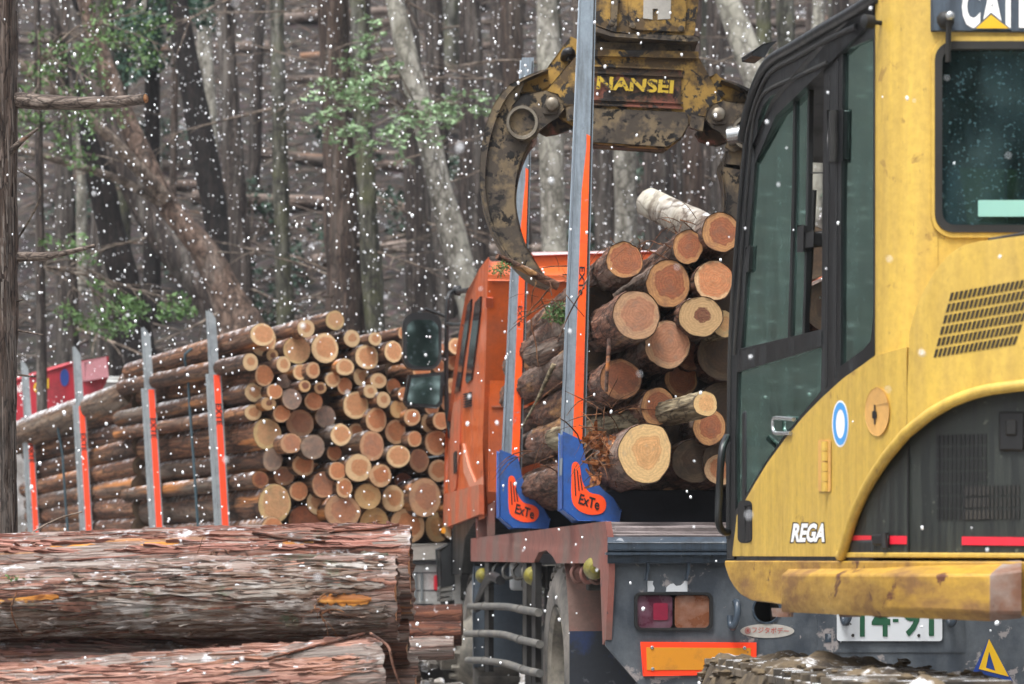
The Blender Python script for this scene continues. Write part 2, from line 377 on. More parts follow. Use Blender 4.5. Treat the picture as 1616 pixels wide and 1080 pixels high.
m_org = pmat('orange_cab_paint', C('#c2561f'), .36, var=.08, scale=2.5, dirt=C('#9c4e2c'), damt=.35, dscale=3, chip=C('#3a2a22'), camt=.05, cscale=14, coat=.2, bmp=.03)
m_org_lo = pmat('dusty_orange_paint', C('#b5502a'), .5, var=.1, dirt=C('#8f5a40'), damt=.5, dscale=3, bmp=.05)
m_org_band = pmat('pale_orange_stripe', C('#b97b62'), .5)
m_strip = pmat('orange_reflective_strip', C('#ff5a0c'), .45, var=.06, dirt=C('#d8441a'), damt=.3, dscale=4, chip=C('#8c9296'), camt=.1, cscale=13, bmp=.02)
m_strip_far = pmat('orange_red_strip', C('#f2451a'), .45, var=.08, bmp=.02)
m_stake = pmat('galvanised_steel', C('#8c98a2'), .42, .35, var=.12, scale=7, dirt=C('#5f666b'), damt=.3, dscale=6, dstretch=(4, 4, .4), bmp=.06)
m_stake_far = pmat('grey_steel_stake', C('#8a9092'), .5, .25, var=.1, scale=7, dirt=C('#6f7478'), damt=.3, dscale=6, bmp=.06)
m_blue = pmat('blue_boot_paint', C('#1f4f96'), .45, var=.1, dirt=C('#2e3f5c'), damt=.25, dscale=5, chip=C('#6e7884'), camt=.05, cscale=25, bmp=.05)
m_bluedk = pmat('dark_blue_beam', C('#0e1626'), .6, var=.2, dirt=C('#1d2026'), damt=.4, dscale=4)
m_decal = pmat('orange_decal', C('#f8501c'), .4, var=.05, bmp=0)
m_ink = pmat('black_print', C('#0a0a0b'), .6, bmp=0)
m_white = pmat('white_print', C('#e8e8e6'), .5, var=.05, bmp=0)
m_whitetail = pmat('white_tail_paint', C('#d4d5d2'), .5, var=.1, dirt=C('#8e8c86'), damt=.4, dscale=5)
m_sticker = pmat('pale_sticker', C('#a8a49c'), .6, var=.1)
m_inkred = pmat('red_print', C('#a8564e'), .6, bmp=0)
m_green = pmat('green_print', C('#1f5138'), .5, bmp=0)
m_plate = pmat('licence_plate_enamel', C('#c9cdd0'), .4, var=.05, bmp=0)
m_red = pmat('red_reflector', C('#d8283a'), .3, var=.15, scale=30, bmp=0)
m_lampred = pmat('red_lamp_lens', C('#4c1f30'), .25, var=.3, scale=14, dirt=C('#745a66'), damt=.5, dscale=6, bmp=.15, bscale=120, coat=.4)
m_lampredhot = pmat('inner_red_reflector', C('#7e1a34'), .4, bmp=.1)
m_lampamb = pmat('amber_lamp_lens', C('#74462e'), .25, var=.2, scale=14, dirt=C('#94786a'), damt=.5, dscale=6, bmp=.15, bscale=120, coat=.4)
m_reflorg = pmat('red_orange_border', C('#ff4420'), .4, var=.04, bmp=0)
m_reflyel = pmat('amber_reflector_sheet', C('#c98420'), .45, var=.1, dirt=C('#8a5a20'), damt=.12, dscale=8, chip=C('#6a5a48'), camt=.05, cscale=18, bmp=0)
m_ylamp = pmat('yellow_marker_lens', C('#7a7220'), .35, var=.2, dirt=C('#5a5434'), damt=.4, dscale=12)
m_crane = pmat('red_crane_paint', C('#a8202e'), .4, var=.1, dirt=C('#7a2028'), damt=.3, dscale=4)
m_cranepale = pmat('pale_pink_cap', C('#c98a90'), .5)
m_grap = pmat('scraped_grapple_steel', C('#564a3a'), .6, .2, var=.35, scale=7, dirt=C('#a87a22'), damt=.3, dscale=4, dsoft=.04, chip=C('#1d1a17'), camt=.34, cscale=9, bmp=.3, bscale=50)
m_grapy = pmat('worn_yellow_grapple', C('#9c7a34'), .55, .1, var=.3, scale=7, dirt=C('#54432c'), damt=.5, dscale=6, dsoft=.05, chip=C('#1f1b17'), camt=.36, cscale=11, bmp=.35, bscale=45)
m_grapr = pmat('worn_red_panel', C('#74402f'), .6, .1, var=.3, scale=9, dirt=C('#453626'), damt=.58, dscale=8, dsoft=.05, chip=C('#231e1a'), camt=.4, cscale=14, bmp=.35, bscale=45)
m_grapd = pmat('dark_oily_steel', C('#463d33'), .55, .3, var=.4, scale=10, dirt=C('#74654e'), damt=.45, dscale=9, dsoft=.05, chip=C('#181512'), camt=.33, cscale=16, bmp=.3, bscale=50)
m_grapm = pmat('bare_steel_bush', C('#8a8274'), .4, .6, var=.2, scale=9, dirt=C('#4a4034'), damt=.35, dscale=7)
m_nansei = pmat('worn_yellow_lettering', C('#b89a24'), .6, var=.15, chip=C('#332719'), camt=.36, cscale=22, bmp=.1)
m_mud = pmat('caked_mud', C('#655742'), .95, var=.4, scale=9, dirt=C('#2e261e'), damt=.45, dscale=8, bmp=.9, bscale=35, snow=.16)
m_track = pmat('track_steel', C('#35302a'), .8, .1, var=.3, dirt=C('#6a5f50'), damt=.5, dscale=6, bmp=.4, snow=.45)
m_snow = pmat('snow', C('#e6eaf0'), .7, var=.04, bmp=.1)
m_chrome = pmat('bright_steel', C('#b4b6b6'), .25, .8, var=.05)
m_mirror = pmat('mirror_glass', C('#9db3b4'), .03, 1.0, var=.1, scale=8, bmp=0)
m_cord = pmat('teal_strap', C('#2c4048'), .8)
m_seat = pmat('dark_seat_cloth', C('#2a2c2e'), .85)
m_hose = pmat('black_hose', C('#1c1c1e'), .45)
m_tarp = pmat('dark_grey_board', C('#3a3d42'), .7, var=.2, dirt=C('#6a6c70'), damt=.3)
m_glass = glassmat('tinted_cab_glass', (.2, .36, .31, 1), .04, .14, (.1, .17, .15, 1))
m_glassr = glassmat('rear_window_glass', (.1, .19, .2, 1), .02, .14, (.09, .17, .19, 1))
m_glassd = pmat('dark_truck_glass', C('#2a2326'), .12, var=.3, scale=3, bmp=0)
m_nplate = pmat('blue_grey_name_plate', C('#46525e'), .5, var=.15, dirt=C('#333c46'), damt=.4, dscale=4, dstretch=(6, 6, .6))
m_cyan = pmat('pale_cyan_sticker', C('#86b8b0'), .5, bmp=0)
m_blu2 = pmat('blue_ring_print', C('#4a98d8'), .4, bmp=0)
m_logoy = pmat('yellow_print', C('#d8ac1c'), .45, bmp=0)
m_logob = pmat('dark_blue_print', C('#1f3c82'), .45, bmp=0)
m_orgblob = pmat('amber_marker', C('#e09018'), .4)
# wood
m_bark_fg = barkmat('stringy_red_grey_bark', [C('#241510'), C('#5e3b2e'), C('#8c6050'), C('#a2857a')], (2.4, 64, 64), C('#979089'), .5, C('#bd8040'), .05, 1.0, .012, snow=.2, rnd=.12)
m_bark_red = barkmat('reddish_cedar_bark', [C('#20120c'), C('#5e3626'), C('#8e5a40')], (2.0, 30, 30), C('#7a6e64'), .3, C('#b06a30'), .12, .8, .012, snow=.1, rnd=.3)
m_bark_far = barkmat('brown_log_bark', [C('#24160e'), C('#654430'), C('#a0744e')], (1.5, 26, 26), C('#7a7064'), .28, C('#b8783e'), .24, .8, .012, snow=.33, rnd=.4)
m_bark_near = barkmat('dark_wet_bark', [C('#21140e'), C('#6a4836'), C('#9c745e')], (3, 30, 30), C('#847a70'), .38, C('#b08454'), .15, .9, .014, snow=.12, rnd=.3)
m_bark_birch = barkmat('pale_birch_bark', [C('#5e4a3c'), C('#9c968c'), C('#bdb9b2')], (14, 5, 5), C('#b8b4a4'), .3, C('#8a5a3a'), .18, .4, .006, snow=.2, rnd=.1)
m_bark_light = barkmat('pale_peeled_bark', [C('#4e4232'), C('#8a7c62'), C('#b4a888')], (3, 24, 24), C('#8a8672'), .3, None, 0, .5, .008)
m_splint = barkmat('splintered_wood', [C('#5a2e18'), C('#a8683a'), C('#dcb488')], (4, 30, 30), None, .3, None, 0, .6, .01)
m_tk_brown = barkmat('brown_trunk_bark', [C('#151110'), C('#3c332e'), C('#6a6059')], (22, 22, 1.6), C('#6c6862'), .35, None, 0, .7, .02, rnd=.25)
m_tk_red = barkmat('reddish_trunk_bark', [C('#1e1714'), C('#47382f'), C('#6e5d53')], (24, 24, 1.5), C('#6e665e'), .3, None, 0, .7, .02, rnd=.2)
m_tk_crook = barkmat('warm_brown_trunk_bark', [C('#261c16'), C('#5c4a3f'), C('#8e7a6c')], (12, 12, 4), C('#7a7068'), .3, None, 0, .6, .02, rnd=.1)
m_tk_olive = barkmat('olive_trunk_bark', [C('#1e1e19'), C('#47463c'), C('#706f64')], (16, 16, 2.2), C('#82817a'), .3, None, 0, .6, .018, rnd=.25, moss=C('#55583a'))
m_tk_pale = barkmat('pale_smooth_bark', [C('#58544a'), C('#8c887e'), C('#b0ada5')], (9, 9, 3), C('#a4a294'), .4, None, 0, .35, .01, rnd=.1)
m_tk_black = barkmat('black_wet_bark', [C('#0e0b0a'), C('#1f1917'), C('#382e2a')], (14, 14, 3), None, .3, None, 0, .8, .02, rnd=.1)
m_tk_near = barkmat('stringy_grey_trunk_bark', [C('#191412'), C('#54453c'), C('#8a7a70')], (46, 46, 2.2), C('#8c857e'), .4, C('#7a4a36'), .15, .9, .012, rnd=.1)
m_stub = barkmat('grey_branch_bark', [C('#2a211d'), C('#665950'), C('#94887e')], (5, 50, 50), None, .3, C('#7a5a46'), .12, .8, .008, rnd=.05)
m_bark_snowtop = barkmat('snow_topped_bark', [C('#2a1d15'), C('#5e4838'), C('#86684f')], (2, 26, 26), C('#7a7064'), .35, C('#b27c4c'), .15, .8, .012, snow=.45, rnd=.1)
m_twig = barkmat('dead_twig_bark', [C('#3a3028'), C('#75685c'), C('#a0968a')], (8, 8, 8), None, .3, None, 0, .4, .004, rnd=.3)
m_peel = barkmat('peeled_orange_wood', [C('#8a4e24'), C('#c08038'), C('#dcae68')], (2.5, 60, 60), None, .3, C('#8a5a3a'), .2, .5, .006, rnd=.05)
m_fib = barkmat('bark_fibre', [C('#2e1e18'), C('#6e4a3c'), C('#a07a68')], (12, 12, 12), None, .3, None, 0, .3, .003, rnd=.2)
m_straw = barkmat('torn_bark_fibre', [C('#35221a'), C('#70482f'), C('#a07850')], (12, 12, 12), None, .3, None, 0, .3, .003, rnd=.3)
CUT = {
 'o': cutmat('cut_orange_heart', C('#bd784f'), C('#dab287'), .74, C('#8a6a4c'), .2),
 'p': cutmat('cut_pinkish', C('#b98062'), C('#cfa37c'), .8, C('#8a7060'), .25),
 'w': cutmat('cut_pale_sapwood', C('#c58a60'), C('#e6c698'), .62, C('#a88a60'), .15),
 'g': cutmat('cut_grey_weathered', C('#9c8070'), C('#b49a82'), .85, C('#6e665e'), .45),
 'y': cutmat('cut_yellow_mossy', C('#c2946c'), C('#d2b480'), .76, C('#8a7a5a'), .25),
 'd': cutmat('cut_dark_wet', C('#94563c'), C('#ac7852'), .85, C('#5a4034'), .4),
 'h': cutmat('cut_small_dark_heart', C('#6e3a2c'), C('#d0aa7a'), .48, C('#a88a64'), .15),
 'r': cutmat('cut_red_heart', C('#9c5a3e'), C('#c4905f'), .72, C('#7a5644'), .3, .15, 45),
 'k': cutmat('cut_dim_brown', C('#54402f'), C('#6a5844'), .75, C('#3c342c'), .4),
 'l': cutmat('cut_fresh_cream', C('#d8a46e'), C('#e4be86'), .55, C('#8a8272'), .1, .1, 55),
}
m_leaf_maple = leafmat('pale_green_leaf', C('#7a9a6c'), C('#a2bd90'))
m_leaf_con = leafmat('green_conifer_leaf', C('#446a34'), C('#708c48'))
m_leaf_dk = leafmat('dark_green_leaf', C('#274a3a'), C('#3d6a50'))
m_leaf_shrub = leafmat('shrub_leaf', C('#274534'), C('#43604a'))

def platemat(name, cs, lich=.16, pale=.3):
    m, t, p = newmat(name); co = objco(t); ri = nd(t, 'NewGeometry').outputs['Random Per Island']
    rv = mth(t, 'ADD', mth(t, 'MULTIPLY', ri, .3), mrange(t, noise(t, mapped(t, co, (1.5, 5, 5)), 2.0, 4), .3, .7, 0, .7)); rp = nd(t, 'ValToRGB', {0: rv}); e = rp.color_ramp.elements
    e[0].position = 0; e[0].color = C(cs[0]); e[1].position = 1; e[1].color = C(cs[-1])
    for i, h in enumerate(cs[1:-1]): x = e.new((i + 1) / (len(cs) - 1)); x.color = C(h)
    f = noise(t, mapped(t, co, (5, 110, 110)), 1.0, 7, .7, .4); g = mrange(t, f, .3, .7, .55, 1.25)
    c = mix(t, 1.0, rp.outputs[0], nd(t, 'CombineColor', {0: g, 1: g, 2: g}).outputs[0], 'MULTIPLY')
    c = mix(t, thr(t, noise(t, co, 11.0, 6, .7), lich, .05), c, C('#5c6250'))
    c = mix(t, mth(t, 'MULTIPLY', thr(t, noise(t, mapped(t, co, (2, 6, 6), (4, 2, 1)), 4.0, 6, .7), pale, .05), .7), c, C('#b0aca8'))
    t.links.new(c, p.inputs['Base Color']); p.inputs['Roughness'].default_value = .85; p.inputs['Specular IOR Level'].default_value = .3; bump(t, p, f, .9, .006); return m
m_plates = [platemat('pinkish_bark_plates', ['#5e3a30', '#8a5c50', '#a07468', '#6e483c', '#94695c', '#a08478'], .1, .18), platemat('grey_brown_bark_plates', ['#4a352b', '#6e5648', '#8a8078', '#5c4436', '#7c6a5e', '#9a948c', '#825a4a'], .22, .36), platemat('dusty_rose_bark_plates', ['#6e4c42', '#94706a', '#a58880', '#7c584e', '#98827a'], .14, .25), platemat('orange_pink_bark_plates', ['#6e4636', '#946a56', '#a88274', '#80564a', '#a48c7e'], .08, .2)]
# ------------------------------------------------------------------ ground, hillside
def sstep(x, a, b):
    t = np.clip((np.asarray(x, dtype=float) - a) / (b - a), 0, 1); return t * t * (3 - 2 * t)
def height(X, Y):
    X = np.atleast_1d(np.asarray(X, dtype=float)); Y = np.atleast_1d(np.asarray(Y, dtype=float))
    P = np.stack([X, Y, X * 0], 1)
    z = 0.38 * sstep(Y, 13, 17) * sstep(-X, 0.42, 1.3) + 0.38 * sstep(Y, 20, 25) * sstep(X, -1.5, 1.0)
    z = z + .55 * np.exp(-((X + .52) / .34) ** 2 - ((Y - 15.4) / .9) ** 2)
    t = np.maximum(Y - 26.5, 0)
    z = z + 0.56 * t * sstep(t, -.5, 3)
    k = sstep(t, 0, 4)
    z = z + k * (1.3 * (fbm(P * .16, 3, 3) - .5) + .55 * (fbm(P * .8, 5, 3) - .5)) + .05 * (fbm(P * 2.5, 9, 3) - .5) * (1 + 2 * k)
    return z
def hgt(x, y): return float(height([x], [y])[0])

def sheet(name, x0, x1, y0, y1, nx, ny, mat, dz=0.0):
    X, Y = np.meshgrid(np.linspace(x0, x1, nx), np.linspace(y0, y1, ny)); Z = height(X.ravel(), Y.ravel()) + dz
    mb = MB(); mb.v = np.stack([X.ravel(), Y.ravel(), Z], 1).tolist()
    mb.f = [(j * nx + i, j * nx + i + 1, (j + 1) * nx + i + 1, (j + 1) * nx + i) for j in range(ny - 1) for i in range(nx - 1)]; mb.m = [0] * len(mb.f)
    o = mb.build(name, mat, smooth=60); o['kind'] = 'structure'; return o

def groundmat(name, cols, sn, scale, bs):
    m, t, p = newmat(name); co = objco(t)
    n1 = noise(t, co, scale, 8, .7); n2 = noise(t, co, scale * .18, 4)
    rp = nd(t, 'ValToRGB', {0: n1}); e = rp.color_ramp.elements
    e[0].position = .36; e[0].color = cols[0]; e[1].position = .64; e[1].color = cols[2]; x = e.new(.5); x.color = cols[1]
    c = mix(t, mrange(t, n2, .35, .65), rp.outputs[0], sc4(cols[1], .8))
    vo = nd(t, 'TexVoronoi', {'Vector': co, 'Scale': scale * 2.2}).outputs['Color']
    c = mix(t, .35, c, mix(t, 1.0, c, vo, 'MULTIPLY')) if sn < .3 else c
    if sn: c = mix(t, thr(t, noise(t, co, scale * .8, 7, .75), sn, .05), c, (.72, .74, .78, 1))
    t.links.new(c, p.inputs['Base Color']); p.inputs['Roughness'].default_value = .9; bump(t, p, n1, 1.0, bs); return m
m_ground = groundmat('gravel_with_snow', [C('#56514a'), C('#8a847c'), C('#aaa49c')], .36, 9.0, .05)
m_hill = groundmat('leaf_litter', [C('#13100e'), C('#362e29'), C('#60554d')], .12, 5.0, .12)
sheet('ground', -60, 60, -40, 26.6, 200, 180, m_ground)
sheet('hillside', -60, 60, 26.5, 110, 260, 190, m_hill, .004)

R0 = random.Random(11)
def snorm(x, y):
    e = .3; return Vector((hgt(x - e, y) - hgt(x + e, y), hgt(x, y - e) - hgt(x, y + e), 2 * e)).normalized()

# ------------------------------------------------------------------ trees
def branch_path(p, d, L, droop, rnd, n=7, wob=.07):
    p = Vector(p); d = Vector(d).normalized(); o = [p.copy()]
    for i in range(n):
        d = (d + Vector((rnd.uniform(-wob, wob), rnd.uniform(-wob, wob), rnd.uniform(-wob, wob) - droop / n))).normalized()
        p = p + d * (L / n); o.append(p.copy())
    return o
def dead_branch(parent, p, d, L, r, rnd, mat, twigs=3, droop=.15, name='branch', wob=.09):
    mb = MB(); path = branch_path(p, d, L, droop, rnd, wob=wob); n = len(path)
    mb.tube(path, [r * (1 - .8 * i / (n - 1)) for i in range(n)], 6)
    for _ in range(twigs):
        i = rnd.randrange(2, n - 1); dd = (path[i + 1] - path[i]).normalized() + Vector((rnd.uniform(-1, 1), rnd.uniform(-1, 1), rnd.uniform(-.8, .6))) * .9
        tp = branch_path(path[i], dd, L * rnd.uniform(.2, .5), droop, rnd, 5, .15)
        mb.tube(tp, [r * .4 * (1 - .75 * k / 5) for k in range(6)], 5)
    return mb.build(name, mat, parent, smooth=60)

def tree(name, label, pts, d, mat, branches=4, seed=0, group=None, blen=(.6, 1.6), brad=.018, bmat=None, bside=None, brange=(.15, .95), toph=1.4, seg=14, twigs=3):
    """pts: (px, py, width px) from top to bottom at distance d"""
    rnd = random.Random(seed); W = [V(x, y, d) for x, y, _ in pts]; R = [w_ * d / F / 2 for _, _, w_ in pts]
    up = (W[0] - W[1]).normalized(); W.insert(0, W[0] + up * toph); R.insert(0, R[0] * .92)
    last = W[-1]; dn = (W[-1] - W[-2]).normalized()
    for _ in range(60):
        if last.z < hgt(last.x, last.y) - .25: break
        last = last + (dn * .6 + Vector((0, 0, -.4))).normalized() * .25
    if (last - W[-1]).length > .05: W.append(last); R.append(R[-1] * 1.18)
    g = W[-1]; base = Vector((g.x, g.y, hgt(g.x, g.y)))
    o = thing(name, label, 'tree', base, group)
    path = crom(W, 7); rr_ = list(np.interp(np.linspace(0, len(W) - 1, len(path)), range(len(W)), R))
    fl = len(path); rr_ = [r * (1 + .35 * max(0, (i - fl + 5) / 5) ** 2) for i, r in enumerate(rr_)]
    fine = []; fr = []
    for i in range(len(path) - 1):
        for k in range(3): fine.append(path[i].lerp(path[i + 1], k / 3)); fr.append(rr_[i] + (rr_[i + 1] - rr_[i]) * k / 3)
    fine.append(path[-1]); fr.append(rr_[-1])
    MB().tube(fine, fr, seg, True, 0, .22, 2.2, seed).build('trunk', mat, o, smooth=70)
    for k in range(branches):
        i = int(len(path) * rnd.uniform(*brange)); i = min(len(path) - 2, max(1, i)); a = rnd.choice((-1, 1)) if bside is None else bside
        dv = Vector((a * rnd.uniform(.6, 1), rnd.uniform(-.7, .3), rnd.uniform(-.35, .35)))
        dead_branch(o, path[i], dv, rnd.uniform(*blen), brad * rnd.uniform(.7, 1.3), rnd, bmat or m_twig, twigs)
    return o, path

def leaves(mb, c, ext, n, size, rnd, flat=.5, droop=0.0, asp=.55):
    c = Vector(c)
    for _ in range(n):
        while True:
            q = Vector((rnd.uniform(-1, 1), rnd.uniform(-1, 1), rnd.uniform(-1, 1)))
            if q.length < 1: break
        p = c + Vector((q.x * ext[0], q.y * ext[1], q.z * ext[2] - droop * q.length))
        a = Vector((rnd.gauss(0, 1), rnd.gauss(0, 1), rnd.gauss(0, flat))).normalized(); b = a.cross(Vector((rnd.gauss(0, flat), rnd.gauss(0, flat), 1))).normalized()
        s_ = size * rnd.uniform(.6, 1.4); k = a.cross(b) * s_ * .12
        mb.add([p, p + a * s_ * .5 + b * s_ * asp * .5 + k, p + a * s_, p + a * s_ * .5 - b * s_ * asp * .5 + k], [(0, 1, 2), (0, 2, 3)])

# -- the trees that can be told apart in the photograph
BG = 'trunks of the plantation on the slope behind'
tree('forest_tree', 'slender brown trunk at the forest edge behind the red crane boom', [(92, -20, 26), (100, 250, 30), (108, 560, 36)], 29, m_tk_brown, 3, 21)
tree('forest_tree', 'grey-brown trunk standing just behind the dark slanting trunk near the crane', [(150, -20, 34), (158, 200, 36), (170, 560, 44)], 31, m_tk_brown, 4, 22)
tree('forest_tree', 'dark slanting trunk beside the crooked tree with long pale limbs', [(128, 120, 30), (150, 250, 40), (185, 400, 46), (222, 560, 54)], 29.5, m_tk_black, 2, 23)
o, pth = tree('crooked_tree', 'crooked brown tree bending over with long pale bare limbs', [(128, -20, 24), (150, 60, 28), (200, 190, 30), (262, 320, 34), (322, 398, 46), (372, 500, 62), (388, 570, 74)], 27.0, m_tk_crook, 3, 24, blen=(.5, 1.2))
dq = 26.9
for lp, w0, w1 in (([(262, 316), (215, 262), (150, 195), (95, 150), (25, 98)], 24, 14), ([(254, 320), (190, 285), (120, 262), (25, 235)], 16, 10)):
    P_ = crom([V(x, y, dq - .25 * i) for i, (x, y) in enumerate(lp)], 5)
    MB().tube(P_, [(w0 + (w1 - w0) * i / (len(P_) - 1)) * dq / F / 2 for i in range(len(P_))], 8, True, 0, .12, 3, 5).build('limb', m_twig, o, smooth=70)
tree('forest_tree', 'thick leaning brown trunk crossing behind the crooked tree', [(140, 120, 34), (185, 240, 40), (250, 370, 44), (345, 500, 56)], 28.6, m_tk_brown, 2, 25)
tree('forest_tree', 'black wet trunk leaning in front of straight grey trunks', [(276, -20, 34), (298, 120, 38), (330, 280, 42), (352, 400, 44), (372, 540, 46)], 30, m_tk_black, 1, 26)
tree('forest_tree', 'straight greyish brown trunk beside the black leaning trunk', [(352, -20, 26), (366, 200, 30), (378, 380, 33), (386, 560, 36)], 29, m_tk_brown, 4, 27)
tree('forest_tree', 'thin pale trunk behind the black leaning trunk', [(322, -20, 17), (334, 200, 18), (345, 480, 20)], 36, m_tk_pale, 2, 28)
tree('forest_tree', 'slim olive grey trunk left of the reddish cedar trunk', [(436, -20, 22), (441, 200, 24), (446, 400, 26), (452, 560, 30)], 28.5, m_tk_olive, 4, 29)
o, pth = tree('cedar_tree', 'stout reddish cedar trunk carrying dead side branches', [(524, -20, 48), (532, 200, 52), (541, 380, 56), (549, 560, 64)], 27.8, m_tk_red, 12, 30, blen=(.8, 1.9), brange=(.1, .8), twigs=4)
tree('forest_tree', 'olive grey trunk standing close by the reddish cedar', [(563, -20, 24), (570, 150, 26), (580, 330, 29), (594, 560, 36)], 27.6, m_tk_olive, 2, 31)
op, pth = tree('pale_leaning_tree', 'pale smooth trunk leaning with light green leaf sprays', [(618, -20, 28), (645, 100, 33), (672, 200, 36), (700, 320, 40), (735, 450, 44), (762, 560, 50)], 26.8, m_tk_pale, 4, 32, blen=(.8, 1.5), brad=.014)
tree('forest_tree', 'dark brown trunk behind the pale leaning tree', [(640, -20, 34), (652, 200, 38), (662, 400, 42), (668, 560, 46)], 30.5, m_tk_brown, 4, 33)
tree('forest_tree', 'brown trunk rising behind the orange truck cab', [(682, -20, 28), (692, 250, 32), (703, 520, 36)], 33, m_tk_brown, 3, 34)
tree('forest_tree', 'slim brown trunk seen beside the steel stake behind the grapple claw', [(745, -20, 26), (752, 250, 29), (760, 480, 32)], 31, m_tk_brown, 3, 35)
tree('forest_tree', 'brown trunk behind the curved grapple claw', [(806, -20, 34), (815, 250, 37), (822, 480, 41)], 29.5, m_tk_red, 4, 36)
tree('forest_tree', 'light grey-brown trunk between the two steel stakes', [(862, -20, 36), (869, 200, 38), (877, 450, 42)], 28, m_tk_pale, 3, 37)
for i, (x0, x1, w_, d_, m_, lb) in enumerate([(943, 955, 26, 31, m_tk_brown, 'slim brown trunk under the grapple body'), (983, 988, 32, 29, m_tk_pale, 'pale trunk under the grapple lettering'),
        (1032, 1042, 46, 28.3, m_tk_brown, 'broad brown trunk behind the white birch stub'), (1090, 1096, 34, 29, m_tk_red, 'reddish trunk behind the right grapple claw'), (1130, 1124, 30, 32, m_tk_brown, 'brown trunk half hidden by the cab post')]):
    tree('forest_tree', lb, [(x0, -20, w_ * .9), ((x0 + x1) / 2, 220, w_), (x1, 460, w_ * 1.12)], d_, m_, 3, 38 + i)
tree('forest_tree', 'pale trunk leaning over above the excavator roof', [(1136, -30, 38), (1160, 30, 40), (1196, 130, 46), (1222, 220, 50), (1260, 420, 56)], 26.9, m_tk_pale, 2, 47)
tree('forest_tree', 'grey trunk beyond the excavator roof edge', [(1238, -30, 28), (1242, 120, 30), (1250, 420, 34)], 28.5, m_tk_olive, 2, 48)
# -- trunks further up the slope, filling in behind
taken = []
R1 = random.Random(77); nb = 0
for k in range(400):
    if nb >= 135: break
    d_ = R1.uniform(31, 52); px = R1.uniform(-120, 1760)
    X = (px - CX) * d_ / F
    if any(abs(X - a) < .26 and abs(d_ - b) < 1.6 for a, b in taken): continue
    taken.append((X, d_)); wd = R1.choice((R1.uniform(.1, .18), R1.uniform(.16, .32))) * F / d_; ln = R1.uniform(-14, 14)
    yb = HY - (hgt(X, d_) - CZ) * F / d_
    mt = R1.choice([m_tk_brown, m_tk_brown, m_tk_olive, m_tk_red, m_tk_pale])
    lab = {m_tk_brown: 'plain brown trunk among many further up the wooded slope', m_tk_olive: 'mossy olive trunk among many further up the wooded slope', m_tk_red: 'reddish trunk among many further up the wooded slope', m_tk_pale: 'pale grey trunk among many further up the wooded slope'}[mt]
    tree('forest_tree', lab, [(px - ln, -30, wd * .85), (px - ln * .4, yb * .5, wd * .93), (px, yb, wd * 1.1)], d_, mt, 3, 100 + k, BG, brad=.014, seg=10, twigs=2); nb += 1

# -- leaf sprays
def spray(parent, tips, mat, n, size, ext, seed, start, rad=.012, flat=.35, droop=.0):
    rnd = random.Random(seed); st = Vector(start); mbt = MB(); mbl = MB()
    for (x, y, d_) in tips:
        e = V(x, y, d_); mid = st.lerp(e, .5) + Vector((0, 0, rnd.uniform(.0, .18))); P_ = crom([st, mid, e], 5)
        mbt.tube(P_, [rad * (1 - .75 * i / (len(P_) - 1)) for i in range(len(P_))], 6)
        for k in range(5):
            q = e + Vector((rnd.uniform(-1, 1) * ext[0], rnd.uniform(-.6, .6), rnd.uniform(-1, 1) * ext[2])) * .9
            mbt.tube([P_[-4], P_[-4].lerp(q, .5) + Vector((0, 0, .03)), q], [rad * .35, rad * .25, rad * .12], 5)
            leaves(mbl, q, (ext[0] * .55, ext[1] * .6, ext[2] * .5), n // 5, size, rnd, flat, droop)
    mbt.build('twig', m_twig, parent, smooth=60)
    mbl.build('foliage', mat, parent, smooth=0, kind='stuff')
spray(op, [(545, 150, 26.2), (590, 125, 25.8), (520, 172, 26), (640, 190, 25.6), (690, 185, 25.5), (575, 60, 26), (560, 205, 25.8), (655, 210, 25.4), (715, 165, 25.7), (600, 240, 25.6), (745, 150, 25.8), (575, 150, 25.6), (540, 110, 26)], m_leaf_maple, 95, .07, (.24, .25, .11), 5, V(668, 190, 26.7))
dt = 24.0
oc = thing('conifer_sapling', 'young conifer with drooping bright green sprays behind the near trunk', 'tree', (V(60, 0, dt).x, dt, hgt(V(60, 0, dt).x, dt)))
MB().tube(crom([Vector((V(70, 0, dt).x, dt, hgt(V(70, 0, dt).x, dt) - .1)), V(66, 600, dt), V(62, 300, dt), V(58, -60, dt)], 6), [.06 - .0018 * i for i in range(19)], 8, True, 0, .15, 3, 1).build('trunk', m_tk_brown, oc, smooth=70)
spray(oc, [(90, 110, 23.7), (130, 60, 23.8), (180, 30, 24), (230, 15, 24), (60, 180, 23.6), (120, 170, 23.9), (110, 210, 24), (150, 130, 23.7), (60, 60, 23.8), (210, 60, 24.2), (40, 130, 23.8)], m_leaf_con, 120, .05, (.25, .25, .2), 6, V(62, 100, dt), flat=.9, droop=.12)
spray(oc, [(140, 480, 23.8), (180, 500, 23.6), (250, 468, 23.9), (270, 478, 23.9), (120, 380, 23.7), (165, 455, 23.9), (205, 478, 23.8)], m_leaf_con, 120, .055, (.2, .2, .11), 7, V(64, 420, dt), flat=.9, droop=.1)
od = thing('evergreen_tree', 'dark bluish green evergreen foliage above the black leaning trunk', 'tree', (V(240, 0, 33).x, 33, hgt(V(240, 0, 33).x, 33)))
MB().tube([Vector((V(240, 0, 33).x, 33, hgt(V(240, 0, 33).x, 33) - .2)), V(240, 200, 33), V(242, -60, 33)], [.12, .1, .08], 10).build('trunk', m_tk_black, od, smooth=70)
spray(od, [(200, 50, 32.6), (250, 70, 32.5), (290, 45, 32.6), (230, 20, 32.6), (180, 80, 32.7), (270, 20, 32.5), (310, 15, 32.8), (210, 100, 32.5)], m_leaf_dk, 260, .08, (.32, .3, .22), 8, V(240, 60, 33), flat=.9)
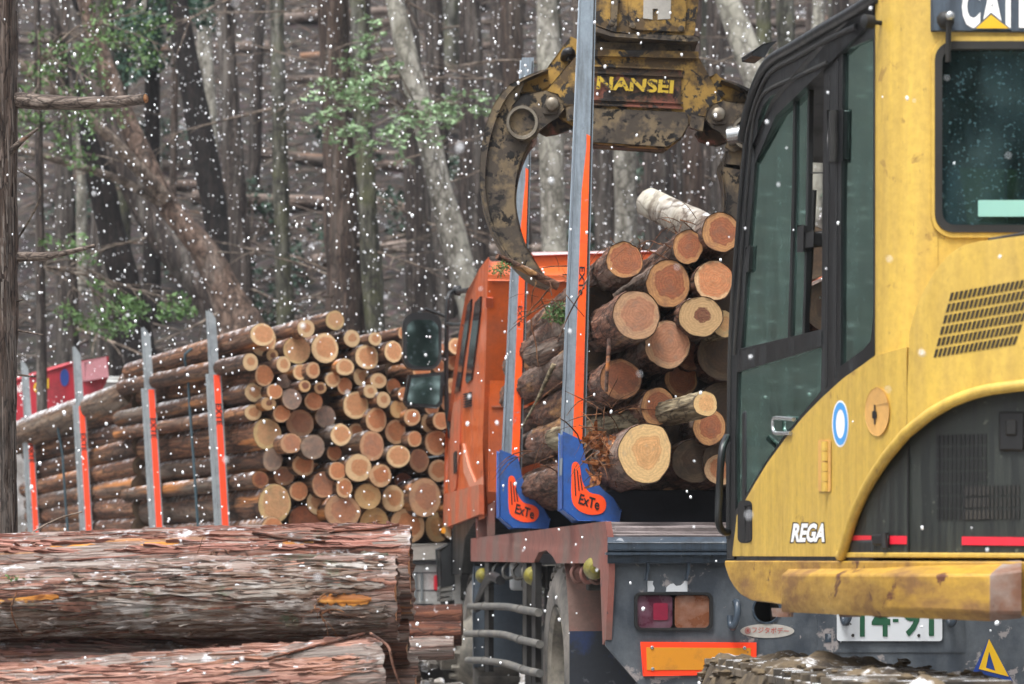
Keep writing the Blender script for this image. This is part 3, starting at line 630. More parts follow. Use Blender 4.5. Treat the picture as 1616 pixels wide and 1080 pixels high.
# -- understory shrubs
R2 = random.Random(5)
for k, (x, d_) in enumerate([(640, 30.5), (690, 31), (410, 33), (430, 31), (480, 34), (640, 34.5), (880, 33), (905, 31.5), (960, 34), (30, 31), (60, 28.5), (320, 34), (395, 36), (740, 37), (1010, 37), (1080, 34), (1190, 33), (1270, 36), (250, 38), (120, 36), (560, 38), (820, 40)]):
    X = (x - CX) * d_ / F; z = hgt(X, d_); sh = thing('understory_shrub', 'low dark green shrub growing among the trunks on the slope', 'shrub', (X, d_, z), 'shrubs under the trees')
    mb = MB(); st = MB()
    for q in range(7):
        e = Vector((X + R2.uniform(-.45, .45), d_ + R2.uniform(-.3, .3), z + R2.uniform(.2, .75))); st.tube([Vector((X, d_, z - .05)), Vector((X, d_, z)).lerp(e, .6) + Vector((0, 0, .08)), e], [.01, .007, .003], 5)
        leaves(mb, e, (.2, .2, .14), 40, .09, R2, .7)
    st.build('stem', m_twig, sh, smooth=60); mb.build('foliage', m_leaf_shrub, sh, smooth=0, kind='stuff')
# -- fallen poles and brush on the slope
m_fallen = barkmat('weathered_fallen_wood', [C('#2c2420'), C('#6a5a50'), C('#9a8a7e')], (2, 18, 18), C('#8a8078'), .45, C('#8a6850'), .15, .6, .01, rnd=.35)
for k in range(70):
    d_ = R2.uniform(28.5, 46); px = R2.uniform(-60, 1700); X = (px - CX) * d_ / F; L = R2.uniform(1.0, 3.6); r = R2.uniform(.035, .1)
    an = R2.gauss(0, .6); p0 = Vector((X - L / 2 * math.cos(an), d_ - L / 2 * math.sin(an) * .4, 0)); p1 = Vector((X + L / 2 * math.cos(an), d_ + L / 2 * math.sin(an) * .4, 0))
    pts = [p0.lerp(p1, t) for t in (0, .25, .5, .75, 1)]; hz = max(hgt(p.x, p.y) for p in (pts[0], pts[2], pts[4]))
    z0, z1 = hgt(p0.x, p0.y), hgt(p1.x, p1.y); mid = hgt(pts[2].x, pts[2].y); up = max(0, mid - (z0 + z1) / 2) * .7
    for i, p in enumerate(pts): p.z = z0 + (z1 - z0) * i / 4 + up + r * .7
    o = MB().tube(crom(pts, 4), r, 9, True, 0, .2, 3, k).build('fallen_log', m_fallen, None, smooth=60, base=pts[0])
    tag(o, 'fallen bare pole lying across the leafy slope among the trunks' if r < .065 else 'thick fallen log lying across the leafy slope among the trunks', 'log', 'fallen wood on the slope')
brush = MB()
for k in range(2300):
    d_ = R2.uniform(27, 47); X = (R2.uniform(-80, 1700) - CX) * d_ / F; L = R2.uniform(.3, 1.3); a = R2.uniform(-.9, .9) + (math.pi if R2.random() < .5 else 0)
    p = Vector((X, d_, hgt(X, d_) + .02)); e = Vector((X + L * math.cos(a), d_ + .5 * L * math.sin(a), 0)); e.z = hgt(e.x, e.y) + R2.uniform(.0, .3)
    m_ = p.lerp(e, .5) + Vector((0, 0, R2.uniform(0, .1))); r = R2.uniform(.006, .02); brush.tube([p, m_, e], [r, r * .8, r * .3], 4, False)
b_ = brush.build('brushwood', m_fallen, None, smooth=60); tag(b_, 'loose twigs and brushwood littering the slope', 'brushwood', kind='stuff')

# ------------------------------------------------------------------ the wood that rings the yard behind and beside the viewer
R9 = random.Random(404); wt = MB(); wl = MB(); k = 0
while k < 64:
    x, y = R9.uniform(-34, 34), R9.uniform(-34, 24)
    if (abs(x) < 15 and y > -11) or abs(x) < 11 and y > -9: continue
    h_ = R9.uniform(11, 17); z0 = hgt(x, y); wt.tube([Vector((x, y, z0 - .2)), Vector((x, y, z0 + h_ * .5)), Vector((x, y, z0 + h_))], [.22, .15, .03], 7)
    for j in range(13):
        t_ = j / 12; zz = z0 + h_ * (.12 + .86 * t_); rd = 2.6 * (1 - t_) ** .8 + .25
        leaves(wl, (x, y, zz), (rd, rd, .7), 24, .95, R9, .6)
    k += 1
o = thing('surrounding_wood', 'dense conifer wood ringing the yard behind the viewer', 'wood', (0, -14, 0)); o['kind'] = 'stuff'
wt.build('trunks', m_tk_brown, o, smooth=60, kind='stuff'); wl.build('foliage', m_leaf_shrub, o, smooth=0, kind='stuff')
# ------------------------------------------------------------------ logs
def make_log(name, p, axis, L, ra, rb, bark, cut, seed, label, group=None, seg=20, nl=14, rough=.05, bend=.0, fine=0, tilt=0.0, cat='log', far_end=None, fs=9.0, cend=True, rip=0):
    """log whose near cut end is centred at p and whose body runs along axis; local X is the log axis"""
    t, u, wv = frame_of(axis); Mx = Matrix((( t.x, u.x, wv.x, p[0]), (t.y, u.y, wv.y, p[1]), (t.z, u.z, wv.z, p[2]), (0, 0, 0, 1)))
    rnd = random.Random(seed); A = np.linspace(0, 2 * np.pi, seg, endpoint=False); S = np.linspace(0, L, nl)
    aa, ss = np.meshgrid(A, S); aa = aa.ravel(); ss = ss.ravel(); sx = seed * 7.31
    R = ra + (rb - ra) * ss / L
    nz = fbm(np.stack([np.cos(aa) * 1.1 + sx, np.sin(aa) * 1.1, ss * .9 / max(ra, .05) * .12], 1), seed, 3) - .5
    R = R * (1 + rough * 2.4 * nz)
    if fine:
        c1 = np.stack([ss * 3.5 + sx, np.cos(aa) * fs, np.sin(aa) * fs], 1); fn = fbm(c1, seed + 3, 4)
        pl = fbm(np.stack([ss * 7 + sx, np.cos(aa) * fs * .5, np.sin(aa) * fs * .5], 1), seed + 9, 3)
        fe = np.clip(ss / .05, .25, 1); R = R + fe * (fine * (fn - .5) * 2 + fine * .9 * (pl > .53) * np.clip((pl - .53) * 14, 0, 1))
    bx = bend * np.sin(np.pi * ss / L)
    ov = rnd.uniform(-.07, .07) if seg < 60 else 0
    y = R * np.cos(aa) * (1 + ov); z = R * np.sin(aa) * (1 - ov) + bx; x = ss + tilt * np.where(ss < 1e-6, 1, np.clip(1 - ss / .4, 0, 1)) * y
    if rip:
        x = x - np.where(ss < 1e-6, rip * fbm(np.stack([aa * 9 + sx, aa * 0, aa * 0], 1), seed, 3) * 2, 0)
    mb = MB(); mb.v = np.stack([x, y, z], 1).tolist()
    mb.f = [(i * seg + k, i * seg + (k + 1) % seg, (i + 1) * seg + (k + 1) % seg, (i + 1) * seg + k) for i in range(nl - 1) for k in range(seg)]
    mb.f += [tuple(range((nl - 1) * seg, nl * seg))]; mb.m = [0] * len(mb.f)
    o = mb.build(name, bark, None, smooth=75); o.matrix_world = Mx; tag(o, label, cat, group); BASE[o.name] = Vector((0, 0, 0))
    if cend:
        vs = []; uv = []; rings = (1.0, .66, .33)
        for q in rings:
            for k in range(seg):
                yy, zz = y[k] * q * .985, z[k] * q * .985; vs.append((tilt * y[k] * q - .002, yy, zz)); uv.append((math.cos(A[k]) * q, math.sin(A[k]) * q))
        vs.append((-.003, 0, 0)); uv.append((0, 0)); fs_ = []
        for r_ in range(2):
            b = r_ * seg; fs_ += [(b + k, b + seg + k, b + seg + (k + 1) % seg, b + (k + 1) % seg) for k in range(seg)]
        b = 2 * seg; fs_ += [(b + k, 3 * seg, b + (k + 1) % seg) for k in range(seg)]
        me = bpy.data.meshes.new('cut_end'); me.from_pydata(vs, [], fs_); ul = me.uv_layers.new(name='uv')
        for li, lp in enumerate(me.loops): ul.data[li].uv = uv[lp.vertex_index]
        me.materials.append(CUT[cut]); me.shade_smooth(); c = bpy.data.objects.new('cut_end', me); link(c); c.parent = o; BASE[c.name] = Vector((0, 0, 0))
    return o

# ---- far load: log ends read off the photograph (x, y, radius in a 2.7x enlargement of 340..760, 480..880)
FVX = -1199.0; FPHI = math.atan((CX - FVX) / F)
FA = Vector((-math.sin(FPHI), math.cos(FPHI), 0)); FR = Vector((math.cos(FPHI), math.sin(FPHI), 0))
FRVX = CX + F / math.tan(FPHI) * 1.0
FD0 = 18.3
def D_ft(px): return FD0 * (FRVX - 400) / (FRVX - px)
def D_fs(px): return 18.75 * (355 - FVX) / (px - FVX)
ends = """200,132,50,w 386,104,38,w 508,70,40,y 148,247,35,w 243,220,26,h 289,257,32,w 348,198,57,y 466,188,60,w 581,147,36,w 680,150,28,w 645,227,52,w 757,203,42,w
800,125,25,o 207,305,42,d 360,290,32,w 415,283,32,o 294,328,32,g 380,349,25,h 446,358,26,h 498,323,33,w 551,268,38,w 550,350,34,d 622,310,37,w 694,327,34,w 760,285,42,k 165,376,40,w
252,373,33,o 226,424,30,h 160,463,35,w 326,405,43,g 418,415,38,g 659,372,29,w 758,355,33,o 715,409,32,w 598,432,57,w 802,385,28,o 281,467,37,o 362,511,58,p 469,482,45,g 685,494,49,o
781,448,38,l 220,552,63,y 534,558,45,w 600,541,32,d 838,483,36,o 768,545,48,d 908,508,36,w 922,440,34,o 963,497,38,o 322,594,44,p 414,609,52,g 505,635,32,o 668,605,58,p 848,575,32,o
940,591,52,o 243,665,46,g 374,686,46,o 425,708,28,d 779,648,49,w 868,668,47,p 519,712,38,o 609,700,57,w 702,731,48,o 950,711,46,o 800,754,37,d 293,732,42,p 190,750,36,d 460,770,52,p
549,784,38,o 354,797,40,d 253,852,75,y 433,845,48,w 540,885,76,p 648,820,57,l 757,830,53,w 893,826,76,p 380,930,70,d 678,935,66,l 820,947,75,o 947,952,60,l 1015,800,46,o 1030,880,42,p
242,960,50,o 877,285,40,o 950,265,30,o 1005,350,30,w 1025,180,35,w 1015,250,34,o 890,390,36,w 990,420,34,p 1020,590,38,o 1040,690,46,p 870,180,45,w 940,190,36,p 1060,480,46,o 1020,960,50,w
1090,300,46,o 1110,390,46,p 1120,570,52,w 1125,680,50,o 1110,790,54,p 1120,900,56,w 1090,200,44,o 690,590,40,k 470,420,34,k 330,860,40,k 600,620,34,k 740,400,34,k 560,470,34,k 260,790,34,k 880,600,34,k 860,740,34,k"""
R3 = random.Random(3); FG = 'logs stacked on the far truck'
TONE = {'w': 'pale ringed', 'o': 'orange', 'y': 'yellowish', 'h': 'dark hearted', 'd': 'dark reddish', 'g': 'greyed', 'p': 'pinkish', 'l': 'cream', 'k': 'shadowed brown'}
for k, e in enumerate(ends.split()):
    cx, cy, cr, tn = e.split(','); px, py, pr = 340 + float(cx) / 2.7, 480 + float(cy) / 2.7, float(cr) / 2.7
    dd = D_ft(px) + R3.uniform(-.1, .16) + (.35 if tn == 'k' else 0) + (.12 if tn in 'd' else 0); R_ = pr * dd / F * 1.06
    if (tn == 'd' and k % 2) or (tn == 'g' and k % 3 == 0): tn = 'o'
    szw = 'slender' if pr < 13 else ('thick' if pr > 20 else 'medium')
    rw = 'on top of' if py < 560 else ('low in' if py > 770 else 'midway up'); sd = ' beside the stakes' if px < 440 else (' by the orange cab' if px > 660 else '')
    ax = (FA + Vector((R3.uniform(-.012, .012), 0, R3.uniform(-.012, .006) - (.012 if py < 560 else 0)))).normalized()
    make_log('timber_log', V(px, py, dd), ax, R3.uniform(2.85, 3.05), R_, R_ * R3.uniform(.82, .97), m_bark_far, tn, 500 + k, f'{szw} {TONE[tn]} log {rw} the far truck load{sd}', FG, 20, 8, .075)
# second bundle further forward on the same truck: only its outer side shows
rows2 = [(840, .085), (802, .085), (768, .08), (737, .08), (706, .08), (674, .09), (642, .09), (612, .09)]
for k, (yy, r_) in enumerate(rows2):
    d_ = 20.9; p = V(224, yy, d_)
    for c_ in range(3):
        make_log('timber_log', p + FR * (.21 * c_) + Vector((0, 0, R3.uniform(-.02, .03))), (FA + Vector((R3.uniform(-.02, .004), 0, R3.uniform(-.02, .012) - .06 * (k / 7) ** 2))).normalized(), R3.uniform(3.0, 3.4), r_ * R3.uniform(.95, 1.15), r_ * .95, m_bark_far, 'k', 700 + k * 3 + c_,
                 ('snow dusted log in the forward bundle near the red crane' if k > 5 else 'brown log in the forward bundle of the far truck') if c_ == 0 else 'inner log of the forward bundle on the far truck', FG, 16, 10, .07)
# the big broken log along the top outer edge
make_log('timber_log', V(425, 530, 18.35) - FA * 0 + Vector((-.06, .15, -.02)), (FA + Vector((0, 0, -.035))).normalized(), 3.1, .105, .1, m_bark_far, 'w', 760, 'long snow dusted log along the top outer edge of the far load', FG, 18, 14, .08)

# ---- near load on the orange truck
TVX = 332.0; TTH = math.atan((CX - TVX) / F)
TA = Vector((-math.sin(TTH), math.cos(TTH), 0)); TR = Vector((math.cos(TTH), math.sin(TTH), 0))
TD0 = F / 377.0
def D_ts(px): return TD0 * (955 - TVX) / (px - TVX)
TRVX = CX + F / math.tan(TTH)
def D_tt(px): return TD0 * (TRVX - 955) / (TRVX - px)
TO = V(955, HY, TD0) + TR * 1.245; TO.z = 0
def TL(x, y, z): return TO + TR * x + TA * y + Vector((0, 0, z))
NG = 'logs loaded on the orange truck'
nl_ = [(986, 411, 28, 'r', 'glossy reddish log end beside the upper steel stake', .0), (1085, 390, 25, 'r', 'pinkish log end near the top of the near load', .05), (1138, 367, 30, 'r', 'topmost log beside the cab post on the near load', .0),
       (1054, 448, 36, 'r', 'large ringed orange log below the top row', .05), (1126, 442, 31, 'o', 'pale ringed reddish log touching the cab post', .0), (1004, 498, 37, 'p', 'tan log end sloping out of the near load mid left', -.2),
       (1106, 499, 33, 'h', 'cream log with a dark brown heart', -.05), (1052, 544, 36, 'p', 'pinkish tan log under the dark hearted log', 0), (979, 599, 33, 'd', 'dark wet reddish log crossed by a bark strip', .0),
       (1038, 642, 28, 'r', 'medium orange log above the big cream log', -.02), (1113, 638, 20, 'l', 'small pale peeled log poking out beside the cab', -.35), (1119, 675, 27, 'r', 'reddish log below the small pale log', 0),
       (1019, 716, 45, 'l', 'largest cream log end at the bottom with splintered bark', -.28), (1098, 728, 35, 'k', 'dim grey brown log next to the largest cream log', .05), (1136, 742, 24, 'o', 'log end half hidden by the cab post at the bottom', .05),
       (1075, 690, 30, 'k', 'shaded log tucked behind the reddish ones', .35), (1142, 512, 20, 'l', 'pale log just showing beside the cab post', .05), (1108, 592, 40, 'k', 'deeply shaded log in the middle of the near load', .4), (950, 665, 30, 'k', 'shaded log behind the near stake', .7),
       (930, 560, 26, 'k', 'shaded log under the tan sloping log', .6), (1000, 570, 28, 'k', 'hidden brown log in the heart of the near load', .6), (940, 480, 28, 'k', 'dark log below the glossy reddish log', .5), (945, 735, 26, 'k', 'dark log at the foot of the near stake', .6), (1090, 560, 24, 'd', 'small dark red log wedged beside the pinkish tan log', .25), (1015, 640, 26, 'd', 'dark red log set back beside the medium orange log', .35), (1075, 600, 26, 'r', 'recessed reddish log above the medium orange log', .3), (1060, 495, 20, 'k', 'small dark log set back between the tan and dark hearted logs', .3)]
for k, (px, py, pr, tn, lab, dz) in enumerate(nl_):
    d_ = 11.72 + dz; R_ = pr * d_ / F * 1.03
    bk = m_bark_light if pr == 20 and tn == 'l' else m_bark_near
    ax = TA + Vector((R3.uniform(-.015, .015), 0, R3.uniform(-.015, .01)))
    L = 3.75 - dz
    if pr == 20: ax = TA + Vector((-.3, 0, -.05)); L = 1.6
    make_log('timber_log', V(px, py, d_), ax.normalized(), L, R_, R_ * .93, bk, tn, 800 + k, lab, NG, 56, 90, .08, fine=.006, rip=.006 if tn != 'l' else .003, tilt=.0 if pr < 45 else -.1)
fill = [(x_, z_) for x_ in (-.6, -.36, -.12) for z_ in (1.5, 1.74, 1.98, 2.2)] + [(-.5, 2.4), (-.25, 2.42), (.12, 1.5), (.14, 1.75), (.17, 2.0), (.22, 2.24), (.3, 2.42), (.35, 1.5), (.6, 1.52), (.85, 1.5), (.4, 1.78), (.68, 1.8), (.9, 1.76), (.45, 2.05), (.75, 2.06), (.5, 2.3), (.78, 2.3), (.62, 2.5)]
for k, (x, z) in enumerate(fill):
    make_log('timber_log', TL(x, .6 + R3.uniform(-.1, .2), z), TA, 3.7, .125, .115, m_bark_near, 'k', 850 + k, 'log of the near load hidden from sight by the excavator cab', NG, 20, 12, .06)
make_log('timber_log', V(216, 618, 20.95), (V(30, 690, 23.7) - V(216, 618, 20.95)).normalized(), 3.3, .12, .15, m_bark_snowtop, 'k', 880, 'big snow topped log below the red crane on the far load', FG, 24, 30, .07, fine=.004)
# white birch stub poking up out of the load
make_log('birch_stub', V(1135, 375, 12.7), (V(1016, 316, 13.1) - V(1135, 375, 12.7)).normalized(), .55, .075, .066, m_bark_birch, 'd', 870, 'short white birch stub poking up above the near load', None, 24, 20, .08, fine=.003, rip=.03)

# ---- foreground pile, bark close up
def px_log(x0, y0, x1, y1, d0, d1, r0, r1, seed, label, cut='o', bark=None, hi=True, L=None):
    """right cut end at pixel x1,y1, left end at x0,y0"""
    p = V(x1, y1, d1); q = V(x0, y0, d0); ln = (q - p).length
    return make_log('cedar_log', p, (q - p).normalized(), ln, r1, r0, bark or m_bark_fg, cut, seed, label, 'logs of the pile in the foreground', 110 if hi else 28, 420 if hi else 40, .05, fine=.0075 if hi else .004, fs=6.5, rip=.012, bend=.01), p, q
FGL = []
FGL.append(px_log(-260, 938, 644, 905, 8.8, 8.8, .165, .158, 901, 'uppermost red grey cedar log at the back of the pile'))
FGL.append(px_log(-260, 958, 622, 944, 8.5, 8.5, .105, .137, 902, 'cedar log with grey plates and an orange torn patch in the pile'))
FGL.append(px_log(-260, 1062, 540, 1072, 8.55, 8.6, .118, .12, 903, 'pinkish cedar log lying under the torn log'))
FGL.append(px_log(-200, 1150, 602, 1078, 8.15, 8.25, .15, .138, 904, 'pinkish orange cedar log slanting across the front of the pile'))
FGL.append(px_log(-200, 1010, 640, 1000, 8.85, 8.85, .12, .11, 905, 'dark cedar log end wedged behind the torn log', hi=False))
FGL.append(px_log(-200, 1120, 655, 1100, 8.9, 8.9, .13, .13, 906, 'low cedar log jutting past the ends of the pile', hi=False))
for k, (yy, d_, r_) in enumerate([(1180, 8.55, .14), (1230, 8.2, .15), (1210, 8.95, .16), (1300, 8.35, .17), (1310, 8.75, .17), (1290, 9.15, .16), (1390, 8.15, .16), (1385, 8.55, .16), (1380, 8.95, .17)]):
    px_log(-240, yy, 610 + 12 * (k % 3), yy, d_, d_, r_, r_, 910 + k, 'log in the lower rows of the foreground pile', 'p', None, False)

def log_frame(rec):
    o, p, q = rec; return o.matrix_world.copy()
R4 = random.Random(44)
def strips(rec, n, r0, r1, L, name='bark_strip', seed=1, mat=None, up=.02, lr=(.06, .35), top=True):
    """torn bark fibres lying on and lifting off a log"""
    o, p, q = rec; M_ = o.matrix_world; mb = MB(); rnd = random.Random(seed)
    for _ in range(n):
        s0 = rnd.uniform(.0, L); a0 = rnd.uniform(-.9, 1.9) if top else rnd.uniform(0, 6.28); l_ = rnd.uniform(*lr); w_ = rnd.uniform(.001, .006); tw = rnd.gauss(0, .06)
        lift0, lift1 = rnd.random() ** 2 * up, rnd.random() ** 2 * up; vs = []; N_ = 6
        for i in range(N_ + 1):
            t_ = i / N_; s_ = s0 + l_ * t_; R_ = r1 + (r0 - r1) * s_ / L + .006 + lift0 * (1 - t_) ** 2 + lift1 * t_ ** 2
            for sg in (-1, 1):
                a_ = a0 + (tw * l_ * t_ + sg * w_ * (1 - .6 * t_)) / R_; vs.append(M_ @ Vector((s_, R_ * math.cos(a_), R_ * math.sin(a_))))
        mb.add(vs, [(2 * i, 2 * i + 1, 2 * i + 3, 2 * i + 2) for i in range(N_)])
    c = mb.build(name, mat or m_fib, None, smooth=60, kind='stuff'); c.parent = o; c.matrix_parent_inverse = M_.inverted(); return c
def snow_on(rec, n, r0, r1, L, seed=1, span=(0, None), a=(.35, 1.9)):
    o, p, q = rec; M_ = o.matrix_world; mb = MB(); rnd = random.Random(seed)
    for _ in range(n):
        s_ = rnd.uniform(0.02, L); a_ = rnd.uniform(*a); R_ = r1 + (r0 - r1) * s_ / L + .004; s3 = rnd.uniform(.002, .0065) * (2.0 if rnd.random() < .08 else 1)
        mb.blob(M_ @ Vector((s_, R_ * math.cos(a_), R_ * math.sin(a_))), s3, rnd.randrange(9999), 0, 6, 4, .35, (1.8, 1, .7))
    c = mb.build('snow_patch', m_snow, None, smooth=60, kind='stuff'); c.parent = o; c.matrix_parent_inverse = M_.inverted()

LN = lambda rec: (rec[1] - rec[2]).length
strips(FGL[0], 120, .165, .158, 2.2, seed=1); strips(FGL[1], 110, .105, .137, 2.0, seed=2); strips(FGL[2], 70, .118, .12, 2.0, seed=3); strips(FGL[3], 90, .15, .138, 2.0, seed=4)
snow_on(FGL[0], 90, .165, .158, 2.0, 1, a=(.7, 1.7)); snow_on(FGL[1], 130, .105, .137, 1.9, 2); snow_on(FGL[2], 60, .118, .12, 1.7, 3, a=(.5, 1.6)); snow_on(FGL[3], 40, .15, .138, 1.7, 4, a=(.5, 1.6))

def bark_plates(rec, n, r0, r1, L, seed, hmax=.009, arange=(-1.25, 2.0)):
    o, p, q = rec; M_ = o.matrix_world; mb = MB(); rnd = random.Random(seed); A = np.array(M_)
    Y_, Z_, K = [], [], 0
    for _ in range(n):
        l_ = rnd.uniform(.07, .5) * rnd.uniform(.35, 1); w_ = rnd.uniform(.0013, .0075); s0 = rnd.uniform(-.0, L - .02); a0 = rnd.uniform(*arange); h_ = rnd.uniform(.001, hmax * .75); sk = rnd.gauss(0, .05)
        if any(abs(s0 + l_ / 2 - ps) < pl_ / 2 + l_ / 2 and abs(a0 - pa) < pw for ps, pa, pl_, pw in PATCH.get(rec[0].name, [])): continue
        lift = rnd.random() ** 4 * .02; N_ = 8; b = len(mb.v)
        for i in range(N_ + 1):
            t_ = i / N_; wd = w_ * (.06 + .94 * math.sin(math.pi * t_) ** .7) * rnd.uniform(.75, 1.2); off = rnd.gauss(0, .0015)
            s_ = s0 + l_ * t_
            R_ = r1 + (r0 - r1) * s_ / L
            for c_, hh in ((-1, -.004), (-.8, 1), (.8, 1), (1, -.004)):
                H = (h_ * (1 if 0 < i < N_ else -.6) + lift * t_ * t_) if hh == 1 else hh
                R2_ = R_ + H + .002; a_ = a0 + (c_ * wd + off + sk * (s_ - s0)) / R_
                e = rnd.uniform(-.006, .006) if i in (0, N_) else 0
                mb.v.append(tuple(M_ @ Vector((max(.0, s_ + e), R2_ * math.cos(a_), R2_ * math.sin(a_)))))
        for i in range(N_):
            for c in range(3): k = b + i * 4 + c; mb.f.append((k, k + 1, k + 5, k + 4)); mb.m.append(0)
        mb.f.append((b + 3, b + 2, b + 1, b)); mb.m.append(0)
    c = mb.build('bark_plates', m_plates[FGL.index(rec)], None, smooth=25, kind='stuff'); c.parent = o; c.matrix_parent_inverse = M_.inverted()
PATCH = {FGL[0][0].name: [(.95, .85, .34, .13), (.35, .75, .05, .1)], FGL[1][0].name: [(.15, -.02, .1, .14), (1.2, .2, .25, .14)]}
bark_plates(FGL[0], 1900, .165, .158, 1.55, 61, .008, (.62, 2.0)); bark_plates(FGL[1], 2200, .105, .137, 1.5, 62, .009, (-1.0, 1.9)); bark_plates(FGL[2], 1200, .118, .12, 1.4, 63, .007, (.0, 1.9)); bark_plates(FGL[3], 1200, .15, .138, 1.5, 64, .006, (.2, 2.0))  # back log bare of plates in the valley: darker bark stands in for shade
# ------------------------------------------------------------------ far truck under the stacked logs
FTO = V(400, HY, FD0); FTO.z = hgt(FTO.x, FTO.y)
def FL(x, y, z): q = FTO + FR * x + FA * y; return Vector((q.x, q.y, z))
FAX = (FR, FA, Vector((0, 0, 1)))
ft = thing('flatbed_truck', 'far truck with galvanised stakes and a red loading crane, stacked with logs', 'truck', FL(1.1, 3, FTO.z))
mb = MB(); mb.box(FL(1.12, 3.5, 1.12), (2.4, 7.6, .12), FAX); mb.build('deck', m_tarp, ft, .01)
mb = MB()
for x in (.75, 1.5): mb.box(FL(x, 4.2, .93), (.12, 9.2, .24), FAX)
for y in (.2, 1.8, 3.4, 5.0, 6.6): mb.box(FL(1.12, y, .99), (2.2, .1, .13), FAX)
mb.build('chassis', m_chassis, ft, .006)
for x in (.18, 2.06):
    for y in (1.3, 2.4, 8.6):
        r_ = .46; wz = FTO.z + r_ - .01; q = FL(x, y, wz); q.z = hgt(q.x, q.y) + r_ - .02
        o = MB().lathe(q - FR * .14, FR, [(0, .27), (.02, .42), (.06, r_), (.22, r_), (.26, .42), (.28, .27)], 28).build('wheel', m_tyre, ft)
        MB().lathe(q - FR * .1, FR, [(0, .05), (.02, .16), (.03, .26), (.2, .26)], 24).build('rim', m_rim, o)
# tail: white panel with lamp
mb = MB(); mb.plate([(560, 878), (760, 872), (760, 966), (560, 972)], [], D_ft, .3, FA, .06); mb.build('tail_panel', m_whitetail, ft, .008)
mb = MB(); mb.plate([(560, 864), (760, 858), (760, 879), (560, 885)], [], D_ft, .36, FA, .3); mb.build('tail_sill', m_sticker, ft, .01)
for yy in (903, 931):
    mb = MB(); mb.plate([(648, yy + .5), (692, yy), (692, yy + 2), (648, yy + 2.5)], [], D_ft, .302, FA, .01); mb.build('panel_seam', m_tarp, ft)
for x0 in (655, 665):
    mb = MB(); mb.plate([(x0, 905), (x0 + 3, 905), (x0 + 3, 948), (x0, 949)], [], D_ft, .32, FA, .03); mb.build('latch', m_stake_far, ft)
mb = MB(); mb.plate(rr(687, 908, 694, 932, 2), [], D_ft, .33, FA, .05); mb.build('tail_lamp', m_red, ft)
mb = MB(); mb.plate(rr(646, 953, 684, 962, 1), [], D_ft, .304, FA, .02); mb.build('blue_notice', m_bluedk, ft)
# stakes on the visible side and their twins opposite
def far_stake(px, yb, yt, ystrip, ytx0, ytx1, opp=False):
    tx = lambda y: (px - 20 * (yb - y) / 350.)
    d_ = D_fs(px); DD = lambda x: d_
    w_ = 8.8 * 18.75 / d_
    ols = [(tx(yb) - w_, yb), (tx(ystrip) - w_, ystrip), (tx(ystrip) + w_ * .85, ystrip), (tx(yb) + w_ * .85, yb)]
    st = MB().plate([(tx(yb + 90) - w_, yb + 90), (tx(ystrip) - w_, ystrip - 2), (tx(ystrip) + w_ * .85, ystrip - 2), (tx(yb + 90) + w_ * .85, yb + 90)], [], DD, 0, FA, .09).build('stake', m_stake_far, ft, .004)
    MB().plate([(tx(ystrip) - w_ * .62, ystrip + 4), (tx(yt) - w_ * .62, yt), (tx(yt) + w_ * .55, yt + 13), (tx(ystrip) + w_ * .62, ystrip + 4)], [], DD, -.012, FA, .06).build('stake_extension', m_stake_far, st, .003)
    s0, s1 = -.4 * w_, .7 * w_
    MB().plate([(tx(yb + 80) + s0, yb + 80), (tx(ystrip) + s0, ystrip), (tx(ystrip) + s1, ystrip), (tx(yb + 80) + s1, yb + 80)], [], DD, .003, FA, .003).build('reflective_strip', m_strip_far, st)
    mb = MB(); letter(mb, 'EXTE', [(tx(ytx0) + s0, ytx0), (tx(ytx0) + s1, ytx0), (tx(ytx1) + s1, ytx1), (tx(ytx1) + s0, ytx1)], DD, .005, .02, turn=True); mb.build('lettering', m_ink, st, smooth=0)
far_stake(355, 842, 490, 592, 637, 671); far_stake(251, 850, 517, 615, 660, 692); far_stake(140, 855, 547, 641, 684, 712); far_stake(57, 862, 569, 661, 702, 730)
for px in (355, 251, 140, 57):
    y_ = (V(px, HY, D_fs(px)) - FTO).dot(FA)
    st = MB().box(FL(2.22, y_, 1.9), (.09, .09, 1.7), FAX).build('stake', m_stake_far, ft, .004)
    MB().box(FL(1.12, y_, 1.22), (2.3, .12, .1), FAX).build('bolster', m_tarp, ft, .005)
# red crane folded across behind the load
D_cr = lambda x: 24.3 - (x - 90) * .0012
cr_n = FA
mb = MB(); mb.plate([(8, 640), (14, 604), (40, 596), (120, 572), (168, 566), (170, 596), (150, 640), (60, 668), (10, 668)], [], D_cr, 0, cr_n, .3); cb = mb.build('crane_boom', m_crane, ft, .02)
mb = MB(); letter(mb, 'UNIC', [(19, 611), (40, 604), (40, 617), (19, 624)], D_cr, .006, .02); mb.build('lettering', m_white, cb, smooth=0)
mb = MB(); letter(mb, 'OBI', [(53, 604), (77, 597), (77, 613), (53, 621)], D_cr, .006, .04); mb.build('lettering', m_logoy, cb, smooth=0)
mb = MB(); mb.plate(ell(102, 596, 7, 14), [], D_cr, .006, cr_n, .004); mb.build('emblem', m_logob, cb, smooth=0)
mb = MB(); mb.plate([(134, 572), (166, 565), (170, 594), (136, 600)], [], D_cr, .08, cr_n, .08); mb.build('end_cap', m_cranepale, cb, .01)
mb = MB(); mb.box(FL(1.1, 7.3, 1.9), (.35, .35, 1.4), FAX); mb.build('crane_column', m_crane, ft, .02)
mb = MB(); mb.plate([(-60, 560), (14, 560), (20, 880), (-60, 890)], [], lambda x: 24.6, 0, FA, .05); mb.build('headboard', m_tarp, ft, .01)
mb = MB(); mb.prism([FL(0, 8.0, .6), FL(0, 8.0, 2.9), FL(0, 9.5, 2.9), FL(0, 10.0, 1.9), FL(0, 10.05, .6)], FR * 2.3); mb.build('cab', m_whitetail, ft, .06)
